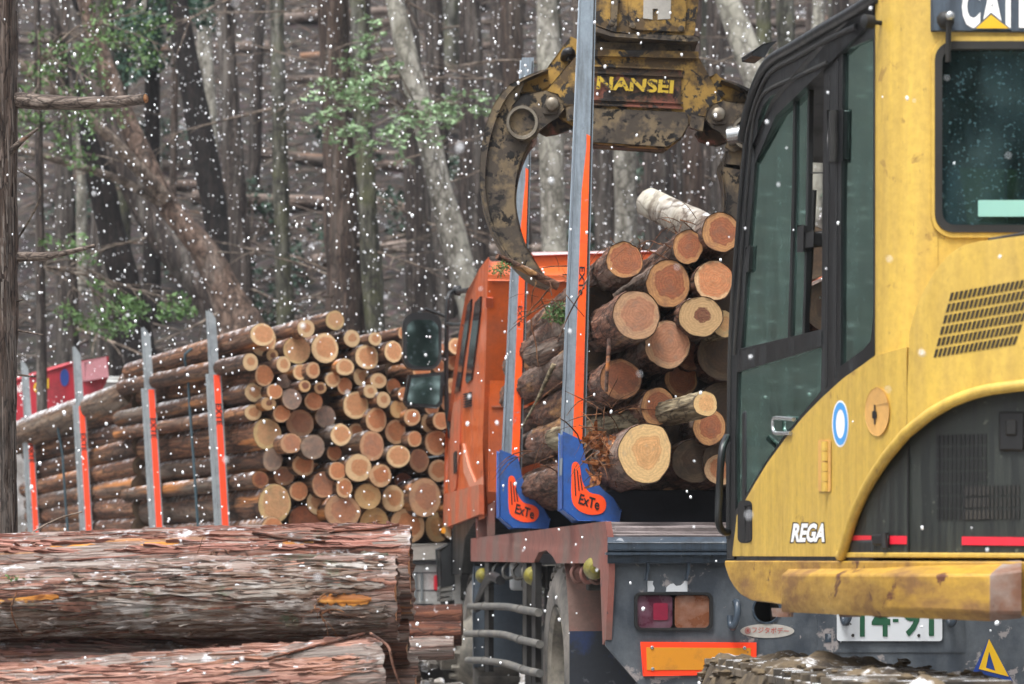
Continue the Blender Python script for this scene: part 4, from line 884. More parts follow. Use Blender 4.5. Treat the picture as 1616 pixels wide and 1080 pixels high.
for pts in ([(300, 552), (297, 600), (305, 720), (313, 838)], [(97, 650), (99, 720), (104, 800), (108, 852)]):
    P_ = [V(x, y, D_fs(x) - .06) for x, y in pts]; P_ = [P_[0] + FR * .5 + Vector((0, 0, .06))] + P_
    o = MB().tube(crom(P_, 4), .011, 6).build('tie_down_strap', m_cord, None, smooth=60, base=P_[-1])
    tag(o, 'taut teal strap over the far load between the two stakes by the log ends' if pts[0][0] == 300 else 'dark strap over the far load between the two stakes by the red crane', 'strap')

# ------------------------------------------------------------------ near orange truck
TAX = (TR, TA, Vector((0, 0, 1))); UP = Vector((0, 0, 1))
tk = thing('log_truck', 'orange cab log truck with red side rails and blue stake boots', 'truck', TL(0, 3, 0))
# cab profile traced on its side, extruded over the width
cab_p = [(771, 412), (757, 430), (741, 464), (728, 540), (716, 632), (708, 690), (706, 770), (707, 822), (712, 830), (764, 812), (768, 700), (773, 560), (776, 440)]
xs_side = 0
mb = MB(); mb.prism([V(x, y, D_ts(x)) for x, y in cab_p], TR * 2.35); cab = mb.build('cab', m_org, tk, .035, bseg=3)
SD = lambda x: D_ts(x)
NI = TR
def side(pts, off, th, name, mat, par, bev=0, sm=30): return MB().plate(pts, [], SD, off, NI, th).build(name, mat, par, bev, sm)
def sp(pts, off=.006, th=.01): # push a side outline outwards from the side plane
    return [V(x, y, D_ts(x)) - TR * off for x, y in pts]
def sideplate(pts, out, name, mat, par, bev=0.0): return MB().prism([V(x, y, D_ts(x)) - TR * out for x, y in pts], TR * (out + .01)).build(name, mat, par, bev)
sideplate([(746, 472), (739, 484), (730, 545), (721, 612), (719, 622), (727, 618), (735, 560), (745, 492)], .012, 'side_window', m_glassd, cab)
sideplate([(761, 468), (752, 478), (744, 540), (737, 600), (739, 606), (746, 600), (754, 540), (760, 492)], .012, 'side_window', m_glassd, cab)
sideplate([(718, 636), (711, 690), (709, 770), (713, 785), (722, 770), (728, 700), (729, 630)], .01, 'door_panel', m_org_lo, cab)
for k in range(6): sideplate([(734, 622 + k * 4), (745, 619 + k * 4), (745, 621 + k * 4), (734, 624 + k * 4)], .016, 'vent_slat', m_ink, cab)
sideplate([(733, 700), (741, 735), (752, 762), (764, 752), (764, 768), (748, 778), (734, 745)], .012, 'paint_stripe', m_org_band, cab)
sideplate([(720, 715), (724, 712), (724, 745), (720, 748)], .02, 'door_handle', m_ink, cab)
sideplate([(707, 780), (764, 765), (764, 812), (712, 832), (706, 825)], .03, 'fender_flare', m_org_lo, cab, .01)
# back wall details
DB = lambda x: D_ts(771) * (TRVX - 771) / (TRVX - x)
MB().plate([(774, 424), (806, 430), (806, 780), (772, 775)], [], DB, .02, TA, .03).build('rear_panel', m_org, cab, .006)
for yy in (455, 540, 640): MB().plate([(776, yy), (1180, yy + 2), (1180, yy + 5), (776, yy + 3)], [], DB, .03, TA, .02).build('panel_seam', m_org_lo, cab)
MB().plate([(838, 404), (1150, 398), (1150, 440), (838, 444)], [], DB, .05, TA, .5).build('roof_box', m_org, cab, .02)
MB().plate([(840, 398), (1150, 394), (1150, 405), (840, 408)], [], DB, .02, TA, .45).build('roof_snow', m_snow, cab, .01)
sideplate([(770, 470), (776, 470), (775, 485), (769, 485)], .03, 'hinge', m_org_lo, cab, .004)
# mirrors on a bent arm
mr = MB(); dm = 18.35
mr.tube(crom([V(740, 458, D_ts(740)), V(722, 461, dm), V(708, 468, dm - .05), V(705, 520, dm - .05), V(704, 600, dm - .05), V(706, 655, dm - .05), V(712, 692, D_ts(712))], 6), .017, 8)
mr.tube([V(706, 512, dm - .05), V(733, 513, D_ts(733))], .014, 8); mr.blob(V(723, 459, dm), .035, 3); arm = mr.build('mirror_arm', m_blk, tk, smooth=60)
DM = lambda x: dm - .2
mo = MB().plate(rr(636, 494, 697, 583, 19), [], DM, 0, TA, .12).build('mirror_housing', m_blk, arm, .012); MB().plate(rr(642, 505, 692, 578, 16), [], DM, .004, TA, .006).build('mirror_glass', m_mirror, arm)
MB().plate([(646, 592), (700, 588), (698, 636), (690, 643), (642, 640), (638, 632)], [], DM, .02, TA, .08).build('mirror_housing', m_blk, arm, .012); MB().plate([(650, 597), (695, 593), (693, 633), (688, 639), (645, 636), (643, 630)], [], DM, .024, TA, .006).build('mirror_glass', m_mirror, arm)
MB().tube([V(660, 495, dm - .1), V(672, 488, dm - .05), V(704, 500, dm - .05)], .012, 6).build('mirror_bracket', m_blk, arm, smooth=60); MB().tube([V(690, 610, dm - .1), V(704, 605, dm - .05)], .012, 6).build('mirror_bracket', m_blk, arm, smooth=60)
# front arch, steps
MB().plate([(714, 838), (722, 822), (748, 806), (752, 822), (736, 850), (728, 905), (714, 905)], [], SD, .02, NI, .5).build('wheel_arch', m_blk, tk, .01)
stp = MB().plate([(694, 868), (714, 858), (716, 930), (698, 938)], [], lambda x: 18.2, 0, TA, .25).build('step_box', m_blk, tk, .01)
for yy in (928, 936, 944): MB().plate([(695, yy), (713, yy - 2), (713, yy + 3), (695, yy + 5)], [], lambda x: 18.15, 0, TA, .22).build('step_tread', m_pipe, stp, .004)
MB().plate([(700, 950), (716, 948), (716, 975), (706, 979)], [], lambda x: 18.2, 0, TA, .2).build('mud_guard', m_blk, tk, .006)
# wheels
def wheel(x, y, r_, w_, front):
    c_ = TL(x, y, r_ - .02); s_ = -1 if x < 0 else 1; ax = TR * s_
    prof = [(-w_, r_ * .62), (-w_ + .02, r_ * .9), (-w_ + .05, r_ * .985), (-.06, r_), (-.02, r_ * .965), (0, r_ * .9), (.012, r_ * .78), (.0, r_ * .64), (-.03, r_ * .6)]
    o = MB().lathe(c_, ax, prof, 44, close=False).build('wheel', m_tyre, tk, smooth=35)
    tr_ = MB()
    for k in range(40):
        an = 2 * math.pi * k / 40; t_, u_, w2 = frame_of(ax); dv = u_ * math.cos(an) + w2 * math.sin(an); tv = t_.cross(dv)
        tr_.box(c_ + dv * (r_ + .004) + t_ * (-.09), (.16, .035, .02), (t_, tv, dv)); tr_.box(c_ + dv * (r_ + .004) + t_ * (-w_ + .1), (.16, .035, .02), (t_, tv, dv))
    tr_.build('tread_block', m_tyre, o, kind='stuff')
    if front: rp = [(-.03, r_ * .6), (.0, r_ * .6), (-.02, r_ * .5), (.03, r_ * .42), (.08, r_ * .38), (.09, r_ * .24), (.19, r_ * .22), (.2, r_ * .13), (.3, r_ * .12), (.305, .0)]
    else: rp = [(-.03, r_ * .6), (.0, r_ * .61), (-.015, r_ * .55), (-.13, r_ * .5), (-.16, r_ * .4), (-.15, r_ * .25), (-.06, r_ * .22), (-.05, 0)]
    rm = MB().lathe(c_, ax, rp, 40, close=False).build('rim', m_rim, o, smooth=35)
    t_, u_, w2 = frame_of(ax)
    for k in range(10):
        an = 2 * math.pi * k / 10; q = c_ + (u_ * math.cos(an) + w2 * math.sin(an)) * r_ * .32
        MB().lathe(q + ax * (.07 if front else -.16), ax, [(0, .03), (.02, .03), (.021, .022), (.06, .02)], 6).build('lug_nut', m_rim, o)
for x in (-1.2, 1.2):
    wheel(x, 1.95, .53, .55, False); wheel(x, 6.35, .5, .3, True)
# frame, deck
mb = MB()
for x in (-.43, .43): mb.box(TL(x, 3.6, .92), (.1, 7.0, .26), TAX)
for y in (.3, 1.2, 2.7, 3.8): mb.box(TL(0, y, .98), (2.3, .09, .12), TAX)
mb.box(TL(0, 1.95, .5), (1.9, .14, .14), TAX); mb.box(TL(0, 6.35, .48), (1.9, .14, .14), TAX); mb.box(TL(0, 4.6, .75), (1.7, 1.2, .5), TAX)
mb.build('chassis', m_chassis, tk, .008)
MB().box(TL(0, 2.75, 1.16), (2.36, 5.2, .08), TAX).build('deck', m_deck, tk, .006)
rail = [(743, 850), (955, 823), (961, 858), (961, 905), (956, 1010), (951, 1018), (947, 900), (930, 889), (878, 889), (872, 878), (862, 868), (850, 872), (842, 888), (743, 886)]
MB().prism([V(x, y, D_ts(min(x, 955))) if x <= 955 else V(x, y, TD0 - .004 * (x - 955)) for x, y in rail], TR * .025).build('side_rail', m_rail, tk, .006)
MB().prism([TL(1.185, y, z) for y, z in ((.0, .72), (.0, 1.2), (5.6, 1.2), (5.6, 1.04), (2.5, 1.04), (2.0, 1.09), (1.4, 1.04), (.3, 1.03))], TR * .06).build('side_rail', m_rail, tk, .006)
# front corner post on the rail
pst = MB(); pst.plate([(753, 790), (770, 783), (771, 846), (755, 849)], [], lambda x: D_ts(755), 0, TA, .08); pst.build('corner_post', m_rail, tk, .006)
MB().plate([(771, 786), (793, 780), (793, 792), (772, 798)], [], lambda x: D_ts(757), 0, TA, .06).build('post_brace', m_rail, tk, .004)
MB().plate([(770, 796), (780, 792), (780, 846), (771, 848)], [], lambda x: D_ts(765), 0, TA, .05).build('post_plate', m_rail, tk, .004)
# sloping tail with boards
DT = D_tt
tw = TR * 2.45
for k in range(6):
    y0, y1 = 824 + k * 3.6, 824 + k * 3.6 + 3.0; dy = .5 - k * .085
    pa = V(957 + k * .8, y0, TD0 + dy); pb = V(957 + k * .8, y1, TD0 + dy - .08)
    MB().prism([pa, pb, pb - UP * .02, pa - UP * .02], tw).build('deck_board', m_deck, tk, .002)
pr = [V(960, 846, TD0 + .02), V(960, 848, TD0 - .02), V(960, 856, TD0 - .05), V(960, 868, TD0 - .05), V(960, 876, TD0 - .03), V(960, 888, TD0 - .03), V(960, 890, TD0 + .1), V(960, 846, TD0 + .1)]
MB().prism(pr, TR * 2.44).build('tail_roll', m_tail2, tk, .008)
mb = MB(); mb.plate([(957, 872), (1885, 872), (1885, 876), (957, 876)], [], DT, .055, TA, .05); mb.build('tail_lip', m_tail2, tk, .003)
lampbox = rr(1002, 936, 1124, 994, 9)
tail_o = [(962, 886), (1890, 886), (1890, 1020), (1840, 1085), (1012, 1085), (956, 1020)]
tp = MB().plate(tail_o, [lampbox, ell(1210, 962, 21, 21), rr(1715, 940, 1836, 998, 9)], DT, 0, TA, .02).build('tail_plate', m_tail, tk, .003)
MB().plate([(1010, 1083), (1842, 1083), (1842, 1130), (1010, 1130)], [], DT, .0, TA, .1).build('bumper_bar', m_stake, tk, .01)
def tail(pts, off, th, name, mat, par, bev=0.0, sm=30): return MB().plate(pts, [], DT, off, TA, th).build(name, mat, par, bev, sm)
for s_, cx0 in ((1, 1063), (-1, 1775)):
    lb = MB().plate(rr(cx0 - 62, 935, cx0 + 62, 995, 10), [rr(cx0 - 57, 939, cx0 + 57, 991, 8)], DT, .012, TA, .05).build('lamp_bezel', m_rub, tk, .003)
    MB().plate(rr(cx0 - 61, 936, cx0 + 61, 994, 9), [], DT, -.05, TA, .02).build('lamp_back', m_ink, lb)
    a, b = (cx0 - 57, cx0 - 2), (cx0 + 2, cx0 + 57)
    l1 = tail(rr(a[0], 940, a[1], 991, 6), -.002, .03, 'red_lamp' if s_ == 1 else 'amber_lamp', m_lampred if s_ == 1 else m_lampamb, lb, .006)
    tail(rr(b[0], 940, b[1], 991, 6), -.002, .03, 'amber_lamp' if s_ == 1 else 'red_lamp', m_lampamb if s_ == 1 else m_lampred, lb, .006)
    if s_ == 1: tail(rr(1031, 952, 1054, 979, 3), .002, .003, 'red_reflector', m_lampredhot, lb)
# ribs under the lip, torn stickers, hook, hole rim, oval sticker
for x in (1023, 1087): MB().plate([(x - 2, 878), (x + 2, 878), (x + 2, 900), (x - 3, 917), (x - 5, 915), (x - 2, 898)], [], DT, .03, TA, .035).build('rib', m_tail2, tk, .002)
tail([(1022, 917), (1031, 917), (1030, 922), (1033, 928), (1032, 934), (1022, 934)], .003, .004, 'torn_sticker', m_plate, tk)
tail([(1051, 934), (1052, 927), (1058, 922), (1063, 921), (1067, 925), (1074, 924), (1079, 920), (1080, 917), (1085, 917), (1085, 934)], .003, .004, 'torn_sticker', m_plate, tk)
def hook(cx, cy):
    P_ = [V(cx + dx, cy + dy, DT(cx) - o_) for dx, dy, o_ in ((0, -22, -.01), (3, -20, .05), (4, -8, .07), (2, 8, .07), (-3, 18, .06), (-7, 14, .03), (-8, 0, .02))]
    MB().tube(crom(P_, 4), .014, 8).build('rope_hook', m_tail2, tk, smooth=60)
hook(1160, 972); hook(1338, 965); hook(1505, 968)
MB().plate(ell(1210, 962, 23, 23), [ell(1210, 962, 20, 20)], DT, .006, TA, .012).build('hole_rim', m_tail2, tk)
MB().plate(ell(1210, 962, 24, 24), [], DT, -.3, TA, .02).build('hole_back', m_ink, tk)
st = tail(ell(1211, 996, 42.5, 11, 32), .003, .004, 'oval_sticker', m_sticker, tk)
mb = MB(); letter(mb, 'フジタボデー', [(1187, 989), (1245, 991), (1245, 1001), (1187, 999)], DT, .005, .01)
mb.plate(ell(1180, 995.5, 4.6, 5, 16), [ell(1180, 995.5, 3.6, 4, 16)], DT, .006, TA, .001); letter(mb, '※', Q(1177.5, 992.5, 1182.5, 998.5), DT, .006, .02); mb.build('lettering', m_inkred, st, smooth=0)
rf = tail([(1012, 1014), (1193, 1015), (1193, 1064), (1016, 1067)], .012, .012, 'reflector_board', m_reflorg, tk, .002)
tail([(1020, 1022), (1185, 1023), (1185, 1057), (1021, 1058)], .0145, .003, 'reflector_sheet', m_reflyel, rf)
for x, y in ((1029, 1022), (1175, 1023), (1030, 1056), (1174, 1056)): MB().lathe(V(x, y, DT(x) - .0145), -TA, [(0, .008), (.004, .007), (.006, .003)], 10).build('screw', m_chrome, rf)
rf2 = tail([(1645, 1014), (1826, 1015), (1826, 1064), (1649, 1067)], .012, .012, 'reflector_board', m_reflorg, tk, .002); tail([(1653, 1022), (1818, 1023), (1818, 1057), (1654, 1058)], .0145, .003, 'reflector_sheet', m_reflyel, rf2)
# licence plate in its dark bay
tail([(1290, 915), (1522, 915), (1522, 1030), (1290, 1030)], .004, .004, 'plate_bay', m_tail, tk)
lp = tail(rr(1321, 928, 1487, 1012, 5), .014, .006, 'licence_plate', m_plate, tk, .002)
mb = MB(); letter(mb, '14', Q(1357, 946, 1405, 1005), DT, .0165, .015); letter(mb, '-', Q(1409, 977, 1418, 982), DT, .0165); letter(mb, '91', Q(1424, 946, 1474, 1005), DT, .0165, .015); mb.build('number', m_green, lp, smooth=0)
mb = MB(); letter(mb, 'は', Q(1329, 973, 1344, 988), DT, .0165, .01); mb.build('kana', m_ink, lp, smooth=0)
for x in (1346, 1450): MB().lathe(V(x, 1003, DT(x) - .0145), -TA, [(0, .007), (.003, .006), (.004, .002)], 10).build('screw', m_chassis, lp)
tail([(1312, 1000), (1302, 1000), (1302, 1014), (1312, 1014)], .006, .004, 'bracket', m_tail2, tk)
lg = tail([(1560, 1010), (1599, 1076), (1536, 1060)], .004, .003, 'triangle_emblem', m_logob, tk)
MB().plate([(1561, 1009), (1592, 1068), (1545, 1056)], [[(1561, 1028), (1571, 1059), (1556, 1054)]], DT, .007, TA, .002).build('triangle_outline', m_logoy, lg)
# stakes, boots, bolsters on the near side
def near_stake(px0, py0, px1, py1, hw, ystrip, text_y, boot, decal, lines, txt):
    d_ = D_ts(px0); DD = lambda x: d_
    X = lambda y: px0 + (px1 - px0) * (py0 - y) / (py0 - py1)
    k = lambda y: 1 - .42 * (py0 - y) / (py0 - py1)
    st = MB().plate([(X(py0 + 60) - hw, py0 + 60), (X(py1) - hw * k(py1), py1), (X(py1) + hw * k(py1), py1), (X(py0 + 60) + hw, py0 + 60)], [], DD, 0, TA, .085).build('stake', m_stake, tk, .006)
    MB().plate([(X(py0 + 30) + hw * .78, py0 + 30), (X(py1 + 5) + hw * k(py1) * .78, py1 + 5), (X(py1 + 5) + hw * k(py1) * .95, py1 + 5), (X(py0 + 30) + hw * .95, py0 + 30)], [], DD, .004, TA, .006).build('edge_groove', m_chassis, st)
    L0 = lambda y: X(y) - hw * .1 * k(y); L1 = lambda y: X(y) + hw * .74 * k(y); top = [ystrip + j for j in (0, 9, 2)]
    MB().plate([(L0(py0 + 20), py0 + 20), (L0(ystrip + 90) + .5, ystrip + 90), (L0(ystrip) + (L1(ystrip) - L0(ystrip)) * .45, ystrip + 22), (L0(ystrip) + (L1(ystrip) - L0(ystrip)) * .5, ystrip), (L1(ystrip), ystrip + 3), (L1(py0 + 20), py0 + 20)], [], DD, .003, TA, .003).build('reflective_strip', m_strip, st)
    a, b = text_y; mb = MB(); letter(mb, 'EXTe', [(L0(a) + 1, a), (L1(a) - 3, a), (L1(b) - 3, b), (L0(b) + 1, b)], DD, .005, .02, turn=True); mb.build('lettering', m_ink, st, smooth=0)
    bt = MB().plate(boot, [], DD, .03, TA, .15).build('stake_boot', m_blue, tk, .006)
    dc = MB().plate(decal, [], DD, .033, TA, .003).build('boot_decal', m_decal, bt)
    mb = MB()
    for (x0, y0, x1, y1) in lines: mb.plate([(x0 - .9, y0), (x0 + .9, y0), (x1 + .9, y1), (x1 - .9, y1)], [], DD, .0345, TA, .001)
    letter(mb, 'ExTe', txt, DD, .0352, .025); mb.build('lettering', m_ink, bt, smooth=0)
    yl = (V(px0, HY, d_) - TO).dot(TA)
    MB().box(TL(.0, yl + .06, 1.3), (2.3, .13, .16), TAX).build('bolster', m_bluedk, tk, .008)
    MB().prism([TL(1.13, yl, 1.25), TL(1.22, yl, 1.25), TL(1.26, yl, 3.7), TL(1.2, yl, 3.7)], TA * .085).build('stake', m_stake, tk, .006)
    MB().prism([TL(.85, yl - .03, 1.22), TL(1.24, yl - .03, 1.22), TL(1.25, yl - .03, 1.6), TL(1.14, yl - .03, 1.58), TL(1.08, yl - .03, 1.38)], TA * .15).build('stake_boot', m_blue, tk, .006)
near_stake(906, 690, 931, -66, 17.5, 212, (421, 466), [(890, 684), (916, 696), (921, 722), (933, 756), (952, 776), (966, 787), (980, 806), (976, 822), (910, 822), (887, 804)],
           inset_path([(902, 745), (903, 733), (909, 729), (915, 736), (919, 760), (930, 777), (946, 781), (955, 789), (956, 802), (948, 811), (928, 812), (910, 803), (902, 786), (902, 745)], 3)[:-1],
           [(906.5, 740, 908.5, 783), (911, 742, 914, 775), (915.5, 750, 919, 774)], [(916, 779), (947, 789), (945, 806), (912, 795)])
near_stake(809, 715, 833, 92, 14.5, 265, (483, 515), [(790, 712), (816, 722), (821, 748), (830, 776), (846, 795), (856, 803), (868, 820), (864, 833), (808, 833), (788, 816)],
           inset_path([(802, 765), (803, 754), (808, 751), (813, 757), (816, 778), (826, 793), (840, 797), (849, 804), (850, 814), (843, 823), (826, 824), (810, 817), (803, 803), (802, 765)], 3)[:-1],
           [(806, 760, 808, 797), (810, 762, 812.5, 792), (814, 770, 817, 792)], [(815, 795), (844, 805), (842, 820), (812, 810)])
for yl in (3.6,): MB().box(TL(0, yl + .3, 1.3), (2.2, .13, .16), TAX).build('bolster', m_bluedk, tk, .008)
# side guard pipes and brackets under the rail
for pts in ([(741, 957), (765, 957), (800, 958), (822, 962), (850, 967)], [(736, 1001), (760, 1000), (795, 1002), (822, 1010), (852, 1017)], [(738, 1042), (765, 1043), (800, 1048), (826, 1057), (852, 1063)]):
    P_ = crom([V(x, y, D_ts(x) - .02) for x, y in pts], 5); pp = MB().tube(P_, .021, 12).build('guard_pipe', m_pipe, tk, smooth=60)
    for i in (5, len(P_) - 6): MB().tube([P_[i] - (P_[i + 1] - P_[i]).normalized() * .012, P_[i] + (P_[i + 1] - P_[i]).normalized() * .012], .026, 12).build('pipe_clamp', m_pipe, pp, smooth=60)
for x, y0, y1 in ((768, 885, 1060), (828, 889, 1058), (842, 889, 1078)):
    MB().plate([(x - 3, y0), (x + 3, y0), (x + 3, y1), (x - 3, y1)], [], SD, -.06, TR, .03).build('guard_bracket', m_chassis, tk, .003)
MB().tube(crom([V(752, 960, D_ts(752) + .1), V(766, 925, D_ts(762)), V(776, 910, D_ts(775)), V(790, 916, D_ts(790) + .1)], 5), .03, 8).build('air_hose', m_hose, tk, smooth=60)
MB().box(TL(-1.08, 4.4, .985), (.14, .1, .17), TAX).build('junction_box', m_plate, tk, .02)
for x, dx in ((758, .0), (835, .0), (931, 0.0)):
    q = V(x, 909 if x < 900 else 897, D_ts(x)) + TR * .02; MB().lathe(q, -TA + TR * -.1, [(-.08, .045), (0, .05), (.05, .042), (.085, .024), (.09, 0.0)], 18).build('marker_lamp', m_ylamp, tk, smooth=50)
for x in (776, 791, 806, 822, 899, 914, 927):
    q = V(x, 889, D_ts(x)) + TR * .04; MB().tube(crom([q, q - UP * .04 - TR * .03, q - UP * .085 - TR * .01, q - UP * .075 + TR * .04], 4), .011, 6).build('rope_hook', m_rail if x > 890 else m_pipe, tk, smooth=60)
MB().box(TL(-.85, 3.5, .45), (.5, 1.3, .5), TAX).build('fuel_tank', m_chassis, tk, .06)
MB().box(TL(-.7, 5.0, .55), (.3, .5, .4), TAX).build('air_tank', m_chassis, tk, .05)
# mud guard and flap behind the rear wheel
fd = 12.05; DF = lambda x: fd
pts = [TL(-1.22, 1.5, 1.06), TL(-1.22, 1.42, 1.0), TL(-1.22, 1.34, .85), TL(-1.22, 1.3, .72)]
mb = MB()
for i in range(3): mb.prism([pts[i], pts[i + 1], pts[i + 1] + TA * .012, pts[i] + TA * .012], TR * .62)
mb.build('rear_mudguard', m_rail, tk)
MB().box(TL(-.91, 1.3, .4), (.62, .012, .66), TAX).build('mud_flap', pmat('blue_black_flap', C('#22272e'), .6, var=.2, dirt=C('#23407c'), damt=.04, dscale=3, chip=C('#4a4c50'), camt=.1), tk)
MB().box(TL(.91, 1.3, .4), (.62, .012, .66), TAX).build('mud_flap', m_rub, tk)
MB().prism([TL(-1.22, 5.95, .95), TL(-1.22, 5.85, 1.05), TL(-1.22, 5.8, .7), TL(-1.22, 5.84, .4), TL(-1.22, 5.9, .4)], TR * .4).build('front_mudguard', pmat('grey_blue_guard', C('#4a545e'), .6, var=.2), tk, .01)
# ------------------------------------------------------------------ excavator
EVX = -100.0; ED0 = 7.73
ETH = math.atan((CX - EVX) / F); EA = Vector((-math.sin(ETH), math.cos(ETH), 0)); ER = Vector((math.cos(ETH), math.sin(ETH), 0))
def D_es(px): return ED0 * (1380 - EVX) / (px - EVX)
_hd = interp([(1380, 12.2), (1420, 22), (1500, 40), (1616, 56), (1760, 74), (1900, 84), (2100, 90)])
_tab = [(1380.0, ED0)]; _l = math.log(ED0)
for _x in range(1381, 2101):
    _l -= 1.0 / (_x - (CX - F * math.tan(math.radians(min(89, _hd(_x)))))); _tab.append((float(_x), math.exp(_l)))
_curve = interp(_tab)
def D_eb(px): return D_es(px) if px <= 1380 else _curve(px)           # rounded lower body
_h2 = interp([(1380, 12.2), (1400, 30), (1440, 60), (1480, 82), (1900, 84)]); _t2 = [(1380.0, ED0)]; _l = math.log(ED0)
for _x in range(1381, 1901):
    _l -= 1.0 / (_x - (CX - F * math.tan(math.radians(_h2(_x))))); _t2.append((float(_x), math.exp(_l)))
_rear = interp(_t2)
def D_er(px): return D_es(px) if px <= 1380 else _rear(px)            # cab rear
IN = (ER * .5 + EA * .85).normalized()
ebase = V(1560, HY, 8.3); ebase.z = 0
ex = thing('excavator', 'yellow tracked excavator with a black framed cab, seen from behind', 'excavator', ebase)
def col(a, b, n): return list(np.linspace(a, b, n))
# cab door side: frame plate with window openings
outl = [(1147, 882), (1146, 720), (1150, 560), (1157, 420), (1166, 300), (1173, 222), (1183, 172), (1197, 128), (1216, 97), (1250, 76), (1300, 46), (1350, 17), (1381, -2), (1381, 560), (1360, 580), (1331, 600), (1300, 628), (1270, 658), (1240, 694), (1210, 734), (1186, 775), (1162, 830), (1158, 882)]
up_win = [(1169, 550), (1178, 420), (1188, 300), (1196, 190), (1203, 168), (1216, 152), (1252, 136), (1300, 112), (1298, 320), (1296, 520)]
lo_win = [(1163, 588), (1297, 548), (1295, 618), (1275, 642), (1240, 684), (1210, 726), (1186, 766), (1170, 792), (1160, 806), (1160, 690)]
q_win = [(1330, 80), (1378, 60), (1378, 500), (1374, 538), (1362, 552), (1326, 578), (1327, 330)]
cabf = MB().plate(outl, [up_win, lo_win, q_win], D_es, 0, ER, .06).build('cab_frame', m_blk, ex, .006)
def es(pts, off, th, name, mat, par, bev=0.0, sm=30, n=None): return MB().plate(pts, [], D_es, off, n or ER, th).build(name, mat, par, bev, sm)
# window panes: sliding pane leaves the rear third open
es([(1168, 551), (1177, 420), (1187, 300), (1195, 190), (1202, 167), (1215, 151), (1251, 135), (1253, 134), (1251, 300), (1248, 420), (1243, 534)], -.03, .004, 'window_pane', m_glass, cabf)
es([(1247, 534), (1252, 300), (1254, 134), (1277, 123), (1274, 320), (1269, 528)], -.045, .004, 'window_pane', m_glass, cabf)
es([(1243, 534), (1250, 300), (1252, 136), (1255, 134), (1254, 300), (1247, 533)], -.02, .02, 'pane_edge', m_blk, cabf)
es([(1266, 529), (1272, 320), (1275, 124), (1277.5, 123), (1275, 320), (1270, 528)], -.04, .015, 'pane_edge', m_blk, cabf)
es(lo_win, -.03, .004, 'window_pane', m_glass, cabf); es(q_win, -.03, .004, 'window_pane', m_glass, cabf)
es([(1168, 553), (1296, 522), (1296, 546), (1163, 586)], .01, .02, 'door_rail', m_blk, cabf, .004)
for pts in ([(1306, 118), (1309, 117), (1305, 610), (1301, 614)], [(1320, 86), (1323, 85), (1319, 596), (1316, 598)]): es(pts, .004, .012, 'door_seam', m_ink, cabf)
# door outline ridge and gutter
def ridge(pts, r, name, mat, par, off=0.0): return MB().tube(crom([V(x, y, D_es(x) - off) for x, y in pts], 5), r, 8).build(name, mat, par, smooth=60)
ridge([(1150, 850), (1153, 560), (1161, 420), (1171, 300), (1179, 222), (1189, 178), (1203, 138), (1220, 112), (1260, 90), (1310, 62), (1352, 42)], .01, 'door_seal', m_rub, cabf, .0)
ridge([(1160, 560), (1172, 400), (1183, 270), (1190, 195), (1200, 160), (1214, 142), (1260, 121), (1306, 100)], .008, 'window_seal', m_rub, cabf, .0)
ridge([(1172, 222), (1182, 172), (1197, 128), (1216, 97), (1250, 76), (1300, 46), (1350, 17), (1385, -6)], .02, 'roof_gutter', m_blk, cabf)
for y0, y1 in ((175, 213), (213, 256)): MB().tube([V(1317, y0, D_es(1317) - .03), V(1316, y1, D_es(1316) - .03)], .016, 12).build('door_hinge', m_rub, cabf, smooth=60)
es([(1307, 176), (1330, 174), (1329, 252), (1306, 254)], .01, .02, 'hinge_plate', m_blk, cabf, .004)
es([(1259, 357), (1268, 356), (1267, 397), (1258, 397)], .0, .03, 'window_latch', m_ink, cabf, .003); es([(1267, 368), (1284, 366), (1283, 388), (1266, 390)], -.02, .03, 'latch_knob', m_ink, cabf, .004)
es([(1178, 392), (1183, 388), (1181, 426), (1176, 430)], .012, .02, 'window_latch', m_ink, cabf, .003)
ridge([(1285, 300), (1279, 420), (1272, 525)], .008, 'hose', m_rub, cabf, -.1)
es([(1272, 272), (1298, 272), (1298, 274), (1272, 274)], -.06, .01, 'pane_bar', m_blk, cabf)
# roof visor at the front corner, grab rail
MB().plate([(1187, 82), (1203, 70), (1224, 66), (1216, 76), (1206, 90), (1188, 87)], [], lambda x: 9.2, 0, EA, .12).build('roof_visor', m_blk, ex, .004)
MB().tube(crom([V(1147, 690, 8.95), V(1139, 715, 8.9), V(1135, 780, 8.9), V(1134, 822, 8.9), V(1140, 838, 8.93), V(1150, 840, 8.95)], 5), .013, 10).build('grab_rail', m_blk, ex, smooth=60)
# rest of the cab: roof, floor, far side, front posts, seat
def EL(a, r, z): q = V(1380, HY, ED0) + EA * a + ER * r; return Vector((q.x, q.y, z))
zt = 2.64; zf = 1.04
rf_ = MB(); rf_.prism([EL(.0, .0, zt + .03), EL(.5, .0, zt - .02), EL(.95, 0, zt - .1), EL(1.16, 0, zt - .22), EL(1.16, 0, zt - .27), EL(.9, 0, zt - .16), EL(0, 0, zt - .04)], ER * .98); rf_.build('cab_roof', m_blk, ex, .02)
MB().box(EL(.7, .49, zf + .02), (.98, 1.35, .08), (ER, EA, UP)).build('cab_floor', m_blk, ex, .01)
fsd = MB()
for a in (.02, .62, 1.28): fsd.box(EL(a, .96, 1.85), (.06, .07, 1.55), (ER, EA, UP))
fsd.box(EL(.65, .96, 1.35), (.05, 1.3, .6), (ER, EA, UP)); fsd.box(EL(.6, .96, 2.5), (.06, 1.2, .1), (ER, EA, UP)); fsd.build('cab_far_side', m_blk, ex, .008)
MB().box(EL(.65, .965, 2.05), (.005, 1.25, .85), (ER, EA, UP)).build('far_window', m_glass, ex)
MB().box(EL(1.3, .48, 1.3), (.95, .05, .5), (ER, EA, UP)).build('cab_front', m_blk, ex, .01)
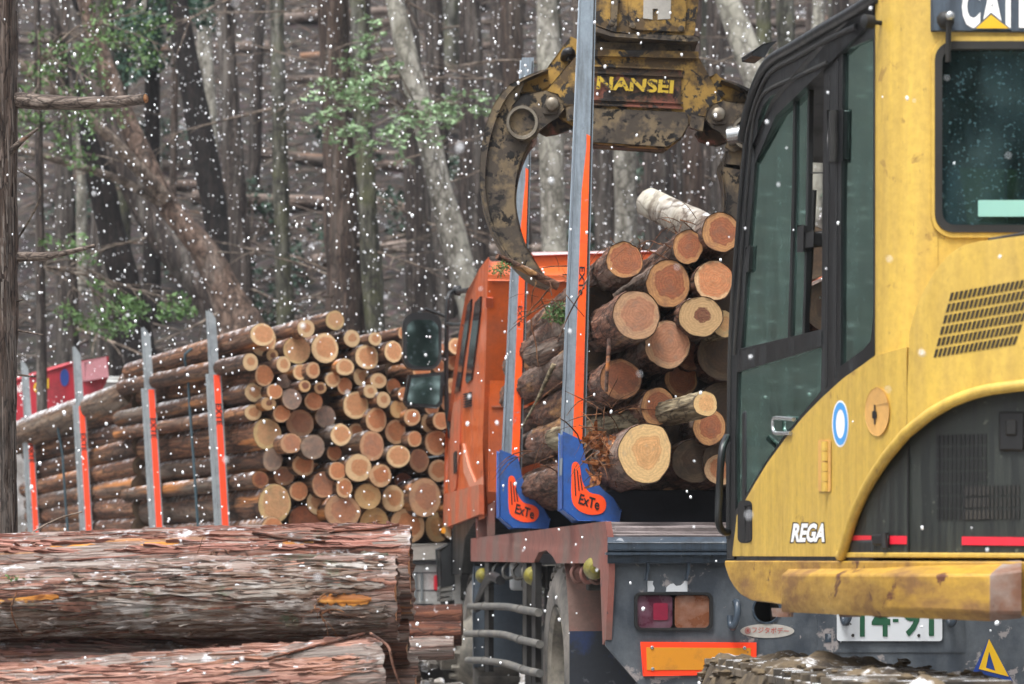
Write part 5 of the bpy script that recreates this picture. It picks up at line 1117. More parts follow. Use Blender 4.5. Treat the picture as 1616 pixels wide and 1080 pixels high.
seat = MB().box(EL(.62, .5, 1.32), (.48, .46, .14), (ER, EA, UP)).build('seat', m_seat, ex, .04)
MB().prism([EL(.36, .27, 1.36), EL(.46, .27, 1.36), EL(.36, .27, 1.95), EL(.27, .27, 1.95)], ER * .46).build('seat_back', m_seat, seat, .04)
MB().box(EL(.75, .17, 1.4), (.1, .5, .3), (ER, EA, UP)).build('armrest_console', m_seat, ex, .03)
MB().tube([EL(.95, .18, 1.5), EL(.98, .19, 1.68)], .015, 8).build('control_lever', m_rub, ex)
# yellow rear post and rear wall with its window
MB().strip(col(1380, 1482, 16), lambda x: -60, lambda x: 625, D_er, 0, IN, .05, 14).build('rear_post', m_yel, ex, .004, 60)
hw = rr(1479, 68, 1790, 364, 26, 6); gk = rr(1487, 77, 1782, 355, 20, 6)
DR = lambda x: D_er(x)
rw = MB().plate([(1480, -60), (1860, -60), (1860, 625), (1480, 625)], [hw], DR, 0, EA, .05).build('rear_wall', m_yel, ex)
MB().plate(rr(1476, 65, 1793, 367, 29, 6), [gk], DR, .012, EA, .04).build('window_gasket', m_rub, rw, .006)
MB().plate(gk, [], DR, -.012, EA, .005).build('rear_window', m_glassr, rw)
lip = MB().plate(rr(1470, 58, 1800, 375, 34, 6), [rr(1477, 66, 1792, 366, 28, 6)], DR, .008, EA, .02).build('window_lip', m_yel, rw, .005)
cp = MB().plate([(1472, -40), (1800, -40), (1800, 51), (1472, 48)], [], DR, .012, EA, .012).build('name_plate', m_nplate, rw, .002)
mb = MB(); [letter(mb, ch, [(a_, -24), (b_, -23), (b_, 45), (a_, 44)], DR, .0135, .05) for ch, a_, b_ in (('C', 1518, 1547), ('A', 1549, 1583), ('T', 1577, 1605), ('E', 1608, 1634), ('R', 1638, 1668))]; mb.build('lettering', m_white, cp, smooth=0)
MB().plate([(1564, 20), (1597, 47), (1535, 47)], [], DR, .0145, EA, .001).build('triangle_edge', m_nplate, cp); MB().plate([(1564, 23.5), (1592, 45), (1540, 45)], [], DR, .0165, EA, .001).build('triangle_mark', m_logoy, cp)
MB().plate(rr(1544, 316, 1640, 342, 2), [], DR, .0, EA, .003).build('window_sticker', m_cyan, rw)
# knob, aerial and wipers
kn = MB().lathe(V(1386, 36, D_er(1386) - .02), -ER * .8 - EA * .2, [(-.02, .007), (.02, .007), (.021, .02), (.05, .02), (.055, .01)], 12).build('bumper_knob', m_rub, rw, smooth=50)
wp = MB(); wp.tube([V(1497, 33, D_er(1497) - .05), V(1496, 98, D_er(1497) - .03)], .008, 8); wp.blob(V(1492, 32, D_er(1492) - .03), .026, 2, jag=.03); wp.build('wiper_mount', m_rub, rw, smooth=60)
MB().blob(V(1499, 25, D_er(1497) - .06), .014, 4, jag=.03).build('chrome_cap', m_chrome, rw, smooth=60)
MB().tube(crom([V(1560, 380, D_er(1560) - .06), V(1590, 375, D_er(1590) - .05), V(1640, 366, D_er(1640) - .04)], 4), .008, 6).build('wiper_arm', m_rub, rw, smooth=60)
# lower body
diag = interp([(1156, 872), (1158, 835), (1162, 815), (1186, 772), (1210, 732), (1240, 691), (1270, 655), (1300, 625), (1331, 597), (1360, 577), (1380, 562), (1440, 545)])
arch = interp([(1329, 876), (1340, 836), (1352, 802), (1365, 774), (1382, 745), (1400, 719), (1430, 683), (1470, 651), (1500, 634), (1530, 622), (1560, 614), (1616, 607), (1760, 603), (1900, 603)])
bot = lambda x: 878 + (x - 1156) * .004
door = MB(); xs = col(1156, 1329, 26) + col(1333, 1431, 18)
door.strip(xs, diag, lambda x: bot(x) if x <= 1329 else arch(x), D_eb, .012, IN, .08, 10); door.build('side_door', m_yel, ex, .006, 60)
hood = interp([(1431, 640), (1433, 540), (1437, 515), (1444, 492), (1452, 470), (1463, 450), (1476, 428), (1491, 410), (1504, 397), (1520, 388), (1547, 381), (1616, 372), (1760, 366), (1900, 370)])
xs = col(1431.5, 1470, 12) + col(1474, 1640, 26) + col(1650, 1900, 16)
MB().strip(xs, hood, arch, lambda x: D_eb(x), .03, IN, .5, 10).build('engine_hood', m_yel_hood, ex, .03, 60)
# moulded lip along the arch
P_ = [V(x, arch(x) + 1, D_eb(x) - .028) for x in col(1329, 1430, 24) + col(1436, 1850, 40)]
MB().tube([V(1326, 877, D_eb(1326) - .02)] + P_, .017, 8).build('arch_moulding', m_yel, ex, smooth=60)
MB().strip(col(1326, 1900, 50), arch, lambda x: 874 + (x - 1326) * .004, D_eb, -.02, IN, .05, 4).build('black_side_panel', m_blk_panel, ex, .003, 60)
MB().strip(col(1326, 1900, 50), lambda x: 872 + (x - 1326) * .004, lambda x: 880 + (x - 1326) * .004, D_eb, .012, IN, .05).build('bottom_trim', m_yel, ex, .003, 60)
MB().strip(col(1431, 1434, 2), lambda x: arch(x) + 4, lambda x: 873, D_eb, -.012, IN, .02).build('panel_seam', m_ink, ex)
for a, b in ((1336, 1375), (1404, 1434), (1518, 1660)): MB().strip(col(a, b, 8), lambda x: 845 + (x - 1336) * .012, lambda x: 858 + (x - 1336) * .012, D_eb, -.014, IN, .006).build('red_reflector', m_red, ex)
lt = MB().strip(col(1376, 1402, 5), lambda x: 843, lambda x: 861, D_eb, .005, IN, .03).build('panel_latch', m_ink, ex, .006); MB().tube([V(1396, 841, D_eb(1396) - .015), V(1397, 866, D_eb(1397) - .015)], .011, 8).build('latch_lever', m_rub, lt)
# vent bars in the black panel
def ingrid(u, v, c):  # bilinear in a pixel quad
    (ax, ay), (bx, by), (cx, cy), (dx, dy) = c; return ((ax * (1 - u) + bx * u) * (1 - v) + (dx * (1 - u) + cx * u) * v, (ay * (1 - u) + by * u) * (1 - v) + (dy * (1 - u) + cy * u) * v)
def slots(c, nc, nr, fw, fh, off, th):
    mb = MB()
    for r in range(nr):
        for k in range(nc):
            u0, u1, v0, v1 = (k + .5 - fw / 2) / nc, (k + .5 + fw / 2) / nc, (r + .5 - fh / 2) / nr, (r + .5 + fh / 2) / nr
            mb.plate([ingrid(u0, v0, c), ingrid(u1, v0, c), ingrid(u1, v1, c), ingrid(u0, v1, c)], [], D_eb, off, IN, th)
    return mb
slots([(1477, 686), (1558, 683), (1558, 822), (1477, 822)], 12, 7, .66, .82, -.0165, .02).build('vent_slots', m_ink, ex, kind='stuff')
slots([(1522, 766), (1610, 764), (1610, 820), (1522, 822)], 13, 3, .6, .8, -.0155, .02).build('vent_slots', m_chassis, ex, kind='stuff')
sq = MB().strip(col(1576, 1616, 5), lambda x: 650, lambda x: 712, D_eb, -.008, IN, .02).build('latch_recess', m_ink, ex, .006); MB().strip(col(1586, 1604, 4), lambda x: 662, lambda x: 688, D_eb, -.002, IN, .02).build('latch_paddle', m_rub, sq, .006)
# hood louvres: dark slots in slanted rows
slots([(1500, 460), (1640, 435), (1602, 546), (1471, 567)], 19, 6, .62, .72, .0325, .02).build('louvre_slots', pmat('dark_louvre', C('#2e2410'), .7), ex, kind='stuff')
# door furniture
MB().plate(rr(1164, 790, 1187, 857, 8), [], D_eb, .016, IN, .02).build('handle_recess', m_ink, ex, .004); MB().plate([(1176, 800), (1185, 797), (1185, 852), (1177, 854)], [], D_eb, .02, IN, .02).build('door_handle', m_blk, ex, .004)
MB().tube(crom([V(x, y, D_es(x) - .03) for x, y in ((1253, 662), (1224, 660), (1220, 668), (1221, 680), (1226, 684), (1248, 684))], 4), .007, 8).build('release_handle', m_chrome, ex, smooth=60)
ct = MB().plate(ell(1384, 650, 19, 38, 32), [], D_eb, .024, IN, .02).build('key_cover', m_tan, ex, .006); MB().plate([(1376, 650), (1379, 648), (1379, 639), (1381, 639), (1381, 649), (1383, 650), (1383, 660), (1381, 661), (1381, 670), (1379, 670), (1379, 661), (1376, 660)], [], D_eb, .0265, IN, .002).build('key_slot', m_ink, ct)
sk = MB().plate(ell(1326, 669, 13, 37, 32), [], D_eb, .0145, IN, .003).build('round_sticker', m_white, ex); MB().plate(ell(1326, 669, 11.6, 34, 32), [ell(1326, 669, 7, 23, 32)], D_eb, .0165, IN, .001).build('blue_ring', m_blu2, sk)
hg = MB().plate(rr(1291, 694, 1311, 776, 3), [], D_eb, .022, IN, .02).build('door_hinge', m_tan, ex, .004)
for y0, y1 in ((697, 712), (713, 728), (730, 744), (745, 760), (761, 776)): MB().tube([V(1303, y0, D_eb(1303) - .03), V(1303, y1, D_eb(1303) - .03)], .014, 10).build('knuckle', m_yel, hg, smooth=60)
mb = MB(); letter(mb, 'REGA', [(1248, 824), (1306, 824), (1303, 858), (1246, 858)], D_eb, .0145, .09, .15); mb.build('model_outline', m_ink, ex, smooth=0)
mb = MB(); letter(mb, 'REGA', [(1250, 826), (1304, 826), (1301, 856), (1248, 856)], D_eb, .0165, .045, .15); mb.build('model_lettering', m_white, ex, smooth=0)
# skirt with its box guard
sk_b = interp([(1144, 893), (1150, 912), (1158, 926), (1168, 938), (1185, 948), (1240, 955), (1620, 973), (1900, 985)])
xs = col(1144, 1190, 14) + col(1196, 1900, 40)
MB().strip(xs, lambda x: 885 + (x - 1144) * .003, sk_b, lambda x: D_eb(x), .035, IN, .4, 3).build('skirt', m_yel_skirt, ex, .02, 60)
mb = MB(); pf = [(885, .03, 26), (907, .15, 0), (952, .15, 0), (966, .11, 4)]; xs = col(1233, 1562, 24); n_ = len(pf); vs = []
for x in xs:
    for j, (y, o_, dx) in enumerate(pf): vs.append(V(x + (dx if j == 0 else 0), y + (x - 1233) * (.045 if j > 1 else (.0 if j else 0)), D_eb(x) - o_))
for (y, o_) in ((885, .02), (900, .1), (968, .1), (976, .06)): vs.append(V(1612, y, D_eb(1612) - o_))
for i in range(len(xs) - 1):
    for j in range(n_ - 1): mb.f.append((i * n_ + j, i * n_ + j + 1, (i + 1) * n_ + j + 1, (i + 1) * n_ + j)); mb.m.append(0)
mb.v = [tuple(q) for q in vs]; b = (len(xs) - 1) * n_
for j in range(n_ - 1): mb.f.append((b + j, b + j + 1, b + n_ + j + 1, b + n_ + j)); mb.m.append(1)
mb.f.append((0, 3, 2, 1)); mb.m.append(0)
mb.build('skirt_guard', [m_yel_skirt, m_rustend], ex, .006, 40)
for x in (1238, 1345, 1400, 1470, 1530): MB().plate([(x - 12, 960), (x + 14, 961), (x + 14, 974), (x - 10, 974)], [], D_eb, .02, EA, .06).build('weld_bracket', m_rustend, ex, .004)
# core of the upper structure
mb = MB(); mb.prism([EL(1.25, .1, 1.06), EL(-.1, .12, 1.06), EL(-.45, .5, 1.06), EL(-.55, 1.3, 1.06), EL(-.3, 1.9, 1.06), EL(1.25, 2.0, 1.06)], UP * .5); mb.build('upper_frame', m_yel, ex, .04)
mb = MB(); mb.prism([EL(-.15, .4, 1.5), EL(-.4, .75, 1.5), EL(-.45, 1.3, 1.5), EL(-.25, 1.85, 1.5), EL(.4, 1.95, 1.5), EL(-.02, .98, 1.5)], UP * .45); mb.build('engine_cover', m_yel_hood, ex, .05)
mb = MB(); mb.prism([EL(.3, 1.25, 1.5), EL(1.3, 1.25, 1.5), EL(1.3, 1.95, 1.5), EL(.3, 1.95, 1.5)], UP * .35); mb.build('right_cover', m_yel, ex, .05)
MB().lathe(EL(.45, 1.45, .78), UP, [(0, .5), (.3, .5)], 40).build('slew_ring', m_chassis, ex)
# undercarriage
TKA = Vector((-.1, .995, 0)).normalized(); TKR = Vector((.995, .1, 0)).normalized()
tc = Vector((1.0, 8.1, 0)); tc2 = tc + TKR * 1.7
MB().box((tc + tc2) / 2 + Vector((.25, 0, .45)), (1.1, .9, .3), (TKR, TKA, UP)).build('car_body', m_chassis, ex, .03)
def crawler(c):
    r_ = .33; hl = 1.0; zc = .35; tr = MB().box(c + UP * zc, (.26, 1.9, .3), (TKR, TKA, UP)).build('track_frame', m_chassis, ex, .03)
    per = []; n1 = 16
    tot = 4 * hl + 2 * math.pi * r_; N_ = 46
    for k in range(N_):
        s_ = tot * k / N_
        if s_ < 2 * hl: p = (-hl + s_, r_, 0)
        elif s_ < 2 * hl + math.pi * r_: a = (s_ - 2 * hl) / r_; p = (hl + r_ * math.sin(a), r_ * math.cos(a), a)
        elif s_ < 4 * hl + math.pi * r_: p = (hl - (s_ - 2 * hl - math.pi * r_), -r_, math.pi)
        else: a = (s_ - 4 * hl - math.pi * r_) / r_; p = (-hl - r_ * math.sin(a), -r_ * math.cos(a), math.pi + a)
        f_ = TKA * math.cos(p[2]) - UP * math.sin(p[2]); u_ = TKA * math.sin(p[2]) + UP * math.cos(p[2]); o_ = c + UP * zc + TKA * p[0] + UP * p[1]
        mb = MB(); mb.box(o_, (.46, tot / N_ * .93, .025), (TKR, f_, u_)); mb.box(o_ + u_ * .02 - f_ * .035, (.46, .014, .03), (TKR, f_, u_)); mb.build('track_shoe', m_track, ex, .003)
    for a, rr_ in ((-hl, .26), (hl, .26), (-.5, .13), (0, .13), (.5, .13)):
        z_ = zc if abs(a) == hl else .2; MB().lathe(c + UP * z_ + TKA * a - TKR * .12, TKR, [(0, rr_ * .5), (0, rr_), (.24, rr_), (.24, rr_ * .5)], 24).build('track_roller', m_chassis, ex)
crawler(tc); crawler(tc2)
# mud and snow lumps on the visible track
mud = MB(); R5 = random.Random(9)
for k in range(170):
    a = R5.uniform(-1.25, 1.3); x = R5.uniform(-.24, .26) if R5.random() < .6 else R5.gauss(-.2, .03); drop = max(0, abs(a) - 1.0); z = .71 - drop * drop * 1.6 + R5.uniform(-.04, .012) - (.10 * R5.random() if x < -.2 else 0)
    mud.blob(tc + TKR * x + TKA * a + UP * z, R5.uniform(.006, .02), R5.randrange(99999), 0, 7, 5, .45, (1.3, 1.2, .6))
NA, NX = 150, 44; b0 = len(mud.v); aa, xx = np.meshgrid(np.linspace(-1.3, 1.34, NA), np.linspace(-.3, .28, NX), indexing='ij'); aa = aa.ravel(); xx = xx.ravel()
edge = np.clip((-xx - .2) / .1, 0, 1); dr = np.maximum(0, np.abs(aa) - .98)
zz = .695 - 2.3 * dr ** 2 - .3 * edge ** 2 + .06 * (fbm(np.stack([aa * 5, xx * 7, aa * 0], 1), 4, 5) - .5) * 2 + .02 * np.sin(aa * 9)
off_ = .05 * (fbm(np.stack([aa * 6, xx * 0, zz * 9], 1), 8, 4) - .5) * 2 * edge; xx2 = np.maximum(xx, -.26) + off_
for i_ in range(NA * NX): mud.v.append(tuple(tc + TKR * float(xx2[i_]) + TKA * float(aa[i_]) + UP * float(zz[i_])))
for i_ in range(NA - 1):
    for j_ in range(NX - 1): q_ = b0 + i_ * NX + j_; mud.f.append((q_, q_ + NX, q_ + NX + 1, q_ + 1)); mud.m.append(0)
mud.build('mud_lumps', m_mud, ex, smooth=50, kind='stuff')
# boom and stick reaching over to the grapple
GD = 13.2
def beam(pts, w0, h0, w1, h1, name, mat):
    P_ = [Vector(p) for p in pts]; mb = MB(); n = len(P_); vs = []
    for i, p in enumerate(P_):
        t = (P_[min(n - 1, i + 1)] - P_[max(0, i - 1)]).normalized(); s_ = t.cross(UP).normalized(); u_ = s_.cross(t); k = i / (n - 1); w_ = w0 + (w1 - w0) * k; h_ = h0 + (h1 - h0) * k
        vs += [p - s_ * w_ / 2 - u_ * h_ / 2, p + s_ * w_ / 2 - u_ * h_ / 2, p + s_ * w_ / 2 + u_ * h_ / 2, p - s_ * w_ / 2 + u_ * h_ / 2]
    fs = [(4 * i + k, 4 * i + (k + 1) % 4, 4 * i + 4 + (k + 1) % 4, 4 * i + 4 + k) for i in range(n - 1) for k in range(4)] + [(3, 2, 1, 0), tuple(range(4 * n - 4, 4 * n))]
    mb.add(vs, fs); return mb.build(name, mat, ex, .015)
gt = V(1020, -70, GD)
beam(crom([EL(1.15, 1.1, 1.35), Vector((1.75, 9.4, 2.7)), Vector((1.62, 9.7, 3.9)), Vector((1.2, 10.6, 4.8)), Vector((.95, 11.8, 5.0)), Vector((.85, 12.5, 4.95))], 4), .3, .32, .24, .3, 'boom', m_yel)
beam([Vector((.82, 12.1, 5.15)), Vector((.76, 12.7, 4.75)), gt + Vector((0, 0, .1))], .22, .32, .2, .22, 'stick', m_yel)
MB().tube([Vector((1.1, 10.6, 4.75)), Vector((.86, 12.2, 5.35))], .05, 12).build('stick_cylinder', m_chrome, ex, smooth=60)

# ------------------------------------------------------------------ grapple
gp = thing('log_grapple', 'worn yellow and black log grapple with two curved claws', 'grapple', V(1000, 230, GD))
DG = lambda x: GD
G = Vector((0, 1, 0))
def g(pts, off, th, name, mat, par=gp, bev=.006, holes=None, sm=30): return MB().plate(pts, holes or [], DG, off, G, th).build(name, mat, par, bev, sm)
bd = g([(859, 147), (910, 86), (935, 80), (1090, 86), (1103, 92), (1142, 163), (1118, 188), (1087, 197), (1076, 218), (1053, 234), (932, 226), (915, 206), (890, 190), (866, 166)], .02, .05, 'body_plate', m_grapy)
g([(859, 147), (910, 86), (935, 80), (1090, 86), (1103, 92), (1142, 163), (1118, 188), (1087, 197), (1076, 218), (1053, 234), (932, 226), (915, 206), (890, 190), (866, 166)], -.28, .05, 'body_plate', m_grapy)
g([(930, 80), (1085, 84), (1085, 200), (1050, 228), (935, 222)], -.03, .25, 'body_core', m_grapd)
g([(930, 171), (1084, 178), (1086, 196), (1075, 216), (1052, 231), (933, 224), (922, 205)], .032, .012, 'lower_wear_plate', m_grapd, bd)
g([(937, 105), (1074, 110), (1073, 168), (934, 162)], .03, .012, 'red_panel', m_grapr, bd)
for y0 in (102, 113, 155, 163): g([(936, y0), (1078, y0 + 6), (1078, y0 + 9), (936, y0 + 3)], .04, .014, 'rib', m_grapr if y0 > 105 else m_grapy, bd, .002)
mb = MB(); letter(mb, 'NANSEI', [(943, 120), (1064, 127), (1062, 148), (941, 141)], DG, .0445, .035); mb.build('lettering', m_nansei, bd, smooth=0)
g([(915, 78), (1102, 82), (1102, 92), (915, 88)], .05, .34, 'top_flange', m_grapy)
g([(915, 66), (1090, 72), (1090, 84), (915, 80)], .0, .28, 'turntable', m_grapd)
# rotator housing above
hs_ = g([(930, -60), (1110, -60), (1096, 52), (1088, 62), (968, 50), (935, 38)], .06, .36, 'rotator_housing', m_grapy, gp, .01)
g([(990, -40), (1085, -40), (1080, 50), (1000, 46), (992, 36)], .075, .02, 'cover_plate', m_grapy, hs_)
g([(1016, -30), (1060, -30), (1058, 30), (1038, 31), (1038, 14), (1030, 14), (1030, 31), (1015, 29)], .079, .002, 'warning_sticker', m_sticker, hs_, 0)
g([(933, 40), (968, 52), (1090, 57), (1103, 58), (1103, 64), (1088, 66), (966, 58), (933, 48)], .1, .4, 'housing_flange', m_grapd, hs_)
for x, y in ((998, 41), (1075, 46), (965, 37)): MB().lathe(V(x, y, GD - .075), -G, [(0, .016), (.012, .015), (.014, .008)], 12).build('bolt', m_grapd, hs_)
g([(968, -60), (978, -60), (972, 50), (962, 48)], .08, .03, 'housing_web', m_grapd, hs_)
# side links
fr_ = g([(866, 104), (901, 60), (915, 66), (918, 84), (872, 140), (860, 146), (852, 130)], -.06, .05, 'link_frame', m_grapy, gp, .006, [[(886, 92), (902, 74), (907, 82), (895, 96)]])
MB().tube(crom([V(890, 92, GD + .06), V(893, 83, GD), V(901, 82, GD), V(903, 92, GD + .08)], 5), .02, 8).build('hydraulic_hose', m_hose, gp, smooth=60)
MB().plate([(1120, 122), (1130, 118), (1172, 160), (1172, 168), (1140, 160)], [], DG, -.06, G, .05).build('link_frame', m_grapy, gp, .006)
def claw(mp, nm):
    m2 = lambda pts: [mp(x, y) for x, y in pts]
    outer = [(852, 112), (826, 122), (803, 135), (780, 164), (764, 208), (757, 262), (760, 311), (773, 356), (798, 400), (833, 436), (869, 451)]
    inner = [(869, 451), (846, 418), (826, 382), (814, 338), (812, 302), (819, 262), (832, 231), (842, 216)]
    oc = inset_path(outer, 4); ic = inset_path(inner, 4)
    mid = [(x + 14 * max(.15, min(1, (440 - y) / 260)), y - 2) for x, y in oc]
    w = g(m2(mid[6:] + ic[1:-1] + [(846, 205), (812, 170)]), .03, .05, nm, m_grapd)
    g(m2(oc + mid[::-1][1:]), .05, .3, 'claw_flange', m_grapd, w, .004)
    g(m2(mid[6:] + ic[1:-1] + [(846, 205), (812, 170)]), -.17, .05, 'claw_web', m_grapd, w)
    g(m2([(x + 3, y + 1) for x, y in ic[2:-2]] + [(x - 5, y) for x, y in ic[2:-2]][::-1]), .0, .2, 'inner_rib', m_grapd, w, .003)
    g(m2([(806, 170), (822, 150), (826, 148), (862, 145), (880, 149), (889, 160), (890, 172), (880, 184), (866, 192), (852, 206), (846, 215), (830, 222), (812, 214), (803, 196)]), .06, .04, 'lug_plate', m_grapd, w)
    g(m2([(806, 170), (822, 150), (826, 148), (862, 145), (880, 149), (889, 160), (890, 172), (880, 184), (866, 192), (852, 206), (846, 215), (830, 222), (812, 214), (803, 196)]), -.24, .04, 'lug_plate', m_grapd, w)
    g(m2([(800, 150), (828, 126), (868, 108), (880, 114), (884, 124), (852, 142), (826, 146), (808, 168)]), -.05, .1, 'upper_lug', m_grapy, w)
    cx, cy = mp(824, 193); b = g(ell(cx, cy, 25, 26.5, 32), .09, .46, 'pivot_bush', m_grapm, w, .004, [ell(cx, cy, 20.5, 21.5, 32)], 40)
    cx, cy = mp(871, 166); MB().lathe(V(cx, cy, GD - .06), -G, [(-.3, .035), (.03, .035), (.04, .03), (.05, .012)], 20).build('hinge_pin', m_grapm, w)
    g(m2(rr(857, 157, 880, 180, 4)), .075, .016, 'pin_lock', m_grapd, w, .003)
    g(m2([(848, 206), (868, 192), (890, 176), (906, 195), (896, 205), (880, 210), (862, 212)]), -.03, .06, 'rear_link', m_grapr, w, .004)
    g(m2([(892, 168), (912, 166), (914, 184), (896, 190)]), .05, .05, 'stop_block', m_grapd, w, .004)
claw(lambda x, y: (x, y), 'claw'); claw(lambda x, y: (2006 - x - 2 - 46 * min(1, max(0, (y - 200) / 60.)), y + 16 if y < 250 else y), 'claw')
MB().tube([V(1150, 216, GD - .05), V(1200, 208, GD - .1)], .05, 16).build('cylinder_rod', m_chrome, gp, smooth=60)
# ------------------------------------------------------------------ near trunk with broken branch stubs
nd_ = 11.6
nt_ = thing('cedar_tree', 'near cedar trunk with broken branch stubs beside the log pile', 'tree', Vector((V(-6, 0, nd_).x, nd_, hgt(V(-6, 0, nd_).x, nd_))))
P_ = crom([V(-6, -140, nd_), V(-5, 200, nd_), V(-7, 500, nd_), V(-10, 900, nd_), Vector((V(-12, 0, nd_).x, nd_, -.1))], 26)
MB().tube(P_, list(np.linspace(.088, .1, len(P_))), 40, True, 0, .12, 9, 3).build('trunk', m_tk_near, nt_, smooth=70)
fl = MB(); R6 = random.Random(6)
for k in range(260):
    i = R6.randrange(len(P_) - 8); a = R6.uniform(-1.2, 1.0) ; l_ = R6.randint(3, 8); w_ = R6.uniform(.003, .009); vs = []; up = R6.random() ** 2 * .018
    for j in range(l_ + 1):
        for sg in (-1, 1):
            aa = a + sg * w_ / .095 * (1 - j / (l_ + 2)); R_ = .094 + up * (j / l_) ** 2; vs.append(P_[i + j] + Vector((math.sin(aa + .5) * R_, -math.cos(aa + .5) * R_, 0)))
    fl.add(vs, [(2 * j, 2 * j + 1, 2 * j + 3, 2 * j + 2) for j in range(l_)])
fl.build('bark_flakes', m_tk_near, nt_, smooth=60, kind='stuff')
def stub(pts, r0, r1, cutend=True):
    Q_ = crom([V(x, y, d_) for x, y, d_ in pts], 6); n = len(Q_); b = MB().tube(Q_, [(r0 + (r1 - r0) * (i / (n - 1)) ** .6) for i in range(n)], 14, True, 0, .16, 14, 7).build('branch', m_stub, nt_, smooth=70)
    if cutend:
        t = (Q_[-1] - Q_[-2]).normalized(); MB().lathe(Q_[-1] + t * .001, t, [(0, r1 * .92), (.003, r1 * .5), (.003, 0)], 14).build('broken_tip', m_splint, b)
stub([(0, 158, nd_), (22, 158, nd_), (60, 161, nd_ - .05), (130, 163, nd_ - .1), (195, 160, nd_ - .15), (230, 156, nd_ - .2)], .05, .021)
stub([(0, 405, nd_), (25, 405, nd_), (70, 405, nd_ - .05), (110, 398, nd_ - .1), (150, 388, nd_ - .14)], .036, .008, False)
stub([(-5, 250, nd_), (15, 240, nd_ - .05), (35, 222, nd_ - .08), (60, 203, nd_ - .1)], .03, .005, False)
stub([(0, 480, nd_), (18, 478, nd_), (37, 473, nd_ - .05)], .014, .003, False); stub([(4, 515, nd_), (30, 522, nd_), (68, 529, nd_ - .05)], .011, .003, False)
stub([(0, 590, nd_), (30, 592, nd_), (56, 595, nd_ - .05)], .011, .003, False); stub([(2, 710, nd_), (12, 710, nd_), (20, 711, nd_)], .012, .004, False)
MB().tube(crom([V(20, 390, nd_ + .1), V(45, 350, nd_), V(62, 315, nd_), (V(60, 290, nd_)), V(20, 262, nd_)], 5), .005, 5).build('twig', m_twig, nt_, smooth=60)

# ------------------------------------------------------------------ twigs and torn bark
R7 = random.Random(21)
def tangle(name, label, spots, mat, n, lr, rr_, seed):
    rnd = random.Random(seed); mb = MB()
    for (x, y, d_, sx, sy) in spots:
        for _ in range(n):
            p = V(x + rnd.gauss(0, sx), y + rnd.gauss(0, sy), d_ + rnd.gauss(0, .06)); dv = Vector((rnd.gauss(0, 1), rnd.gauss(0, .5), rnd.gauss(-.15, .8)))
            pa = branch_path(p, dv, rnd.uniform(*lr), .7, rnd, 5, .22); r = rnd.uniform(*rr_); mb.tube(pa, [r, r, r * .9, r * .8, r * .6, r * .3], 5)
    o = mb.build(name, mat, None, smooth=60); tag(o, label, 'bark debris', kind='stuff')
tangle('bark_debris', 'tangled reddish bark fibres hanging on the near log load', [(880, 440, 12.6, 22, 16), (865, 480, 12.8, 20, 18), (905, 470, 12.3, 15, 20), (960, 640, 11.75, 14, 16), (940, 690, 11.7, 16, 14), (955, 730, 11.62, 14, 14), (1020, 385, 11.8, 40, 6), (1075, 355, 12.0, 30, 6), (850, 720, 13, 14, 14)], m_straw, 15, (.05, .24), (.001, .004), 31)
def loose(name, label, pts, r0, r1, mat, cat='twig'):
    Q_ = crom(pts, 5); n = len(Q_); o = MB().tube(Q_, [r0 + (r1 - r0) * i / (n - 1) for i in range(n)], 7, True, 0, .2, 12, 2).build(name, mat, None, smooth=60, base=Q_[0]); tag(o, label, cat)
loose('split_stick', 'pale split stick leaning across the near log load', [V(874, 575, 12.3), V(858, 610, 12.35), V(846, 635, 12.4), V(822, 677, 12.5)], .012, .004, m_bark_light)
loose('split_stick', 'thin straw coloured splinter beside the pale split stick', [V(893, 600, 12.2), V(862, 622, 12.35), V(845, 640, 12.4)], .004, .003, m_straw)
loose('bark_ribbon', 'dark bark ribbon hanging in front of the dark wet reddish log', [V(962, 535, 11.66), V(960, 565, 11.64), V(958, 590, 11.63), V(957, 618, 11.65)], .012, .008, m_bark_red, 'bark')
loose('broken_branch', 'dark broken branch caught under the grapple claw tip', [V(785, 405, 13.0), V(805, 414, 13.05), V(840, 432, 13.1), V(880, 452, 13.15)], .016, .022, m_bark_near, 'branch')
loose('dark_twig', 'dark bent twig crossing the lower part of the near steel stake', [V(880, 540, 12.0), V(896, 500, 11.95), V(920, 455, 11.9), V(932, 425, 11.92)], .004, .003, m_bark_near)
loose('dark_twig', 'dark drooping twig below the lettering of the near steel stake', [V(893, 465, 11.95), V(905, 480, 11.9), V(922, 500, 11.92)], .003, .002, m_bark_near)
# splintered bark round the biggest log end
M_ = MB(); rnd = random.Random(71)
for k in range(46):
    x = rnd.uniform(930, 975); y = rnd.uniform(680, 765); p = V(x, y, 11.62 + (975 - x) * .004); dv = Vector((rnd.uniform(-1, .6), rnd.uniform(-.6, .1), rnd.uniform(-1, .4))).normalized(); l_ = rnd.uniform(.02, .07); w_ = rnd.uniform(.006, .018); s_ = dv.cross(Vector((0, 1, .2))).normalized()
    M_.prism([p - s_ * w_, p + s_ * w_, p + dv * l_ + s_ * w_ * .5, p + dv * l_ * 1.1 - s_ * w_ * .3], Vector((0, -.006, .002)))
o = M_.build('wood_splinters', m_splint, None, smooth=0); tag(o, 'bright splinters and torn bark beside the largest cream log', 'splinters', kind='stuff')
# fern tuft on the near load
fm = MB(); leaves(fm, V(880, 495, 12.4), (.06, .05, .05), 420, .022, rnd, 1.2, 0, .3); leaves(fm, V(790, 425, 12.9), (.05, .03, .03), 200, .02, rnd, 1.0, 0, .3); o = fm.build('green_sprig', m_leaf_con, None, smooth=0); tag(o, 'small green conifer sprigs caught in the near load', 'sprig', kind='stuff')
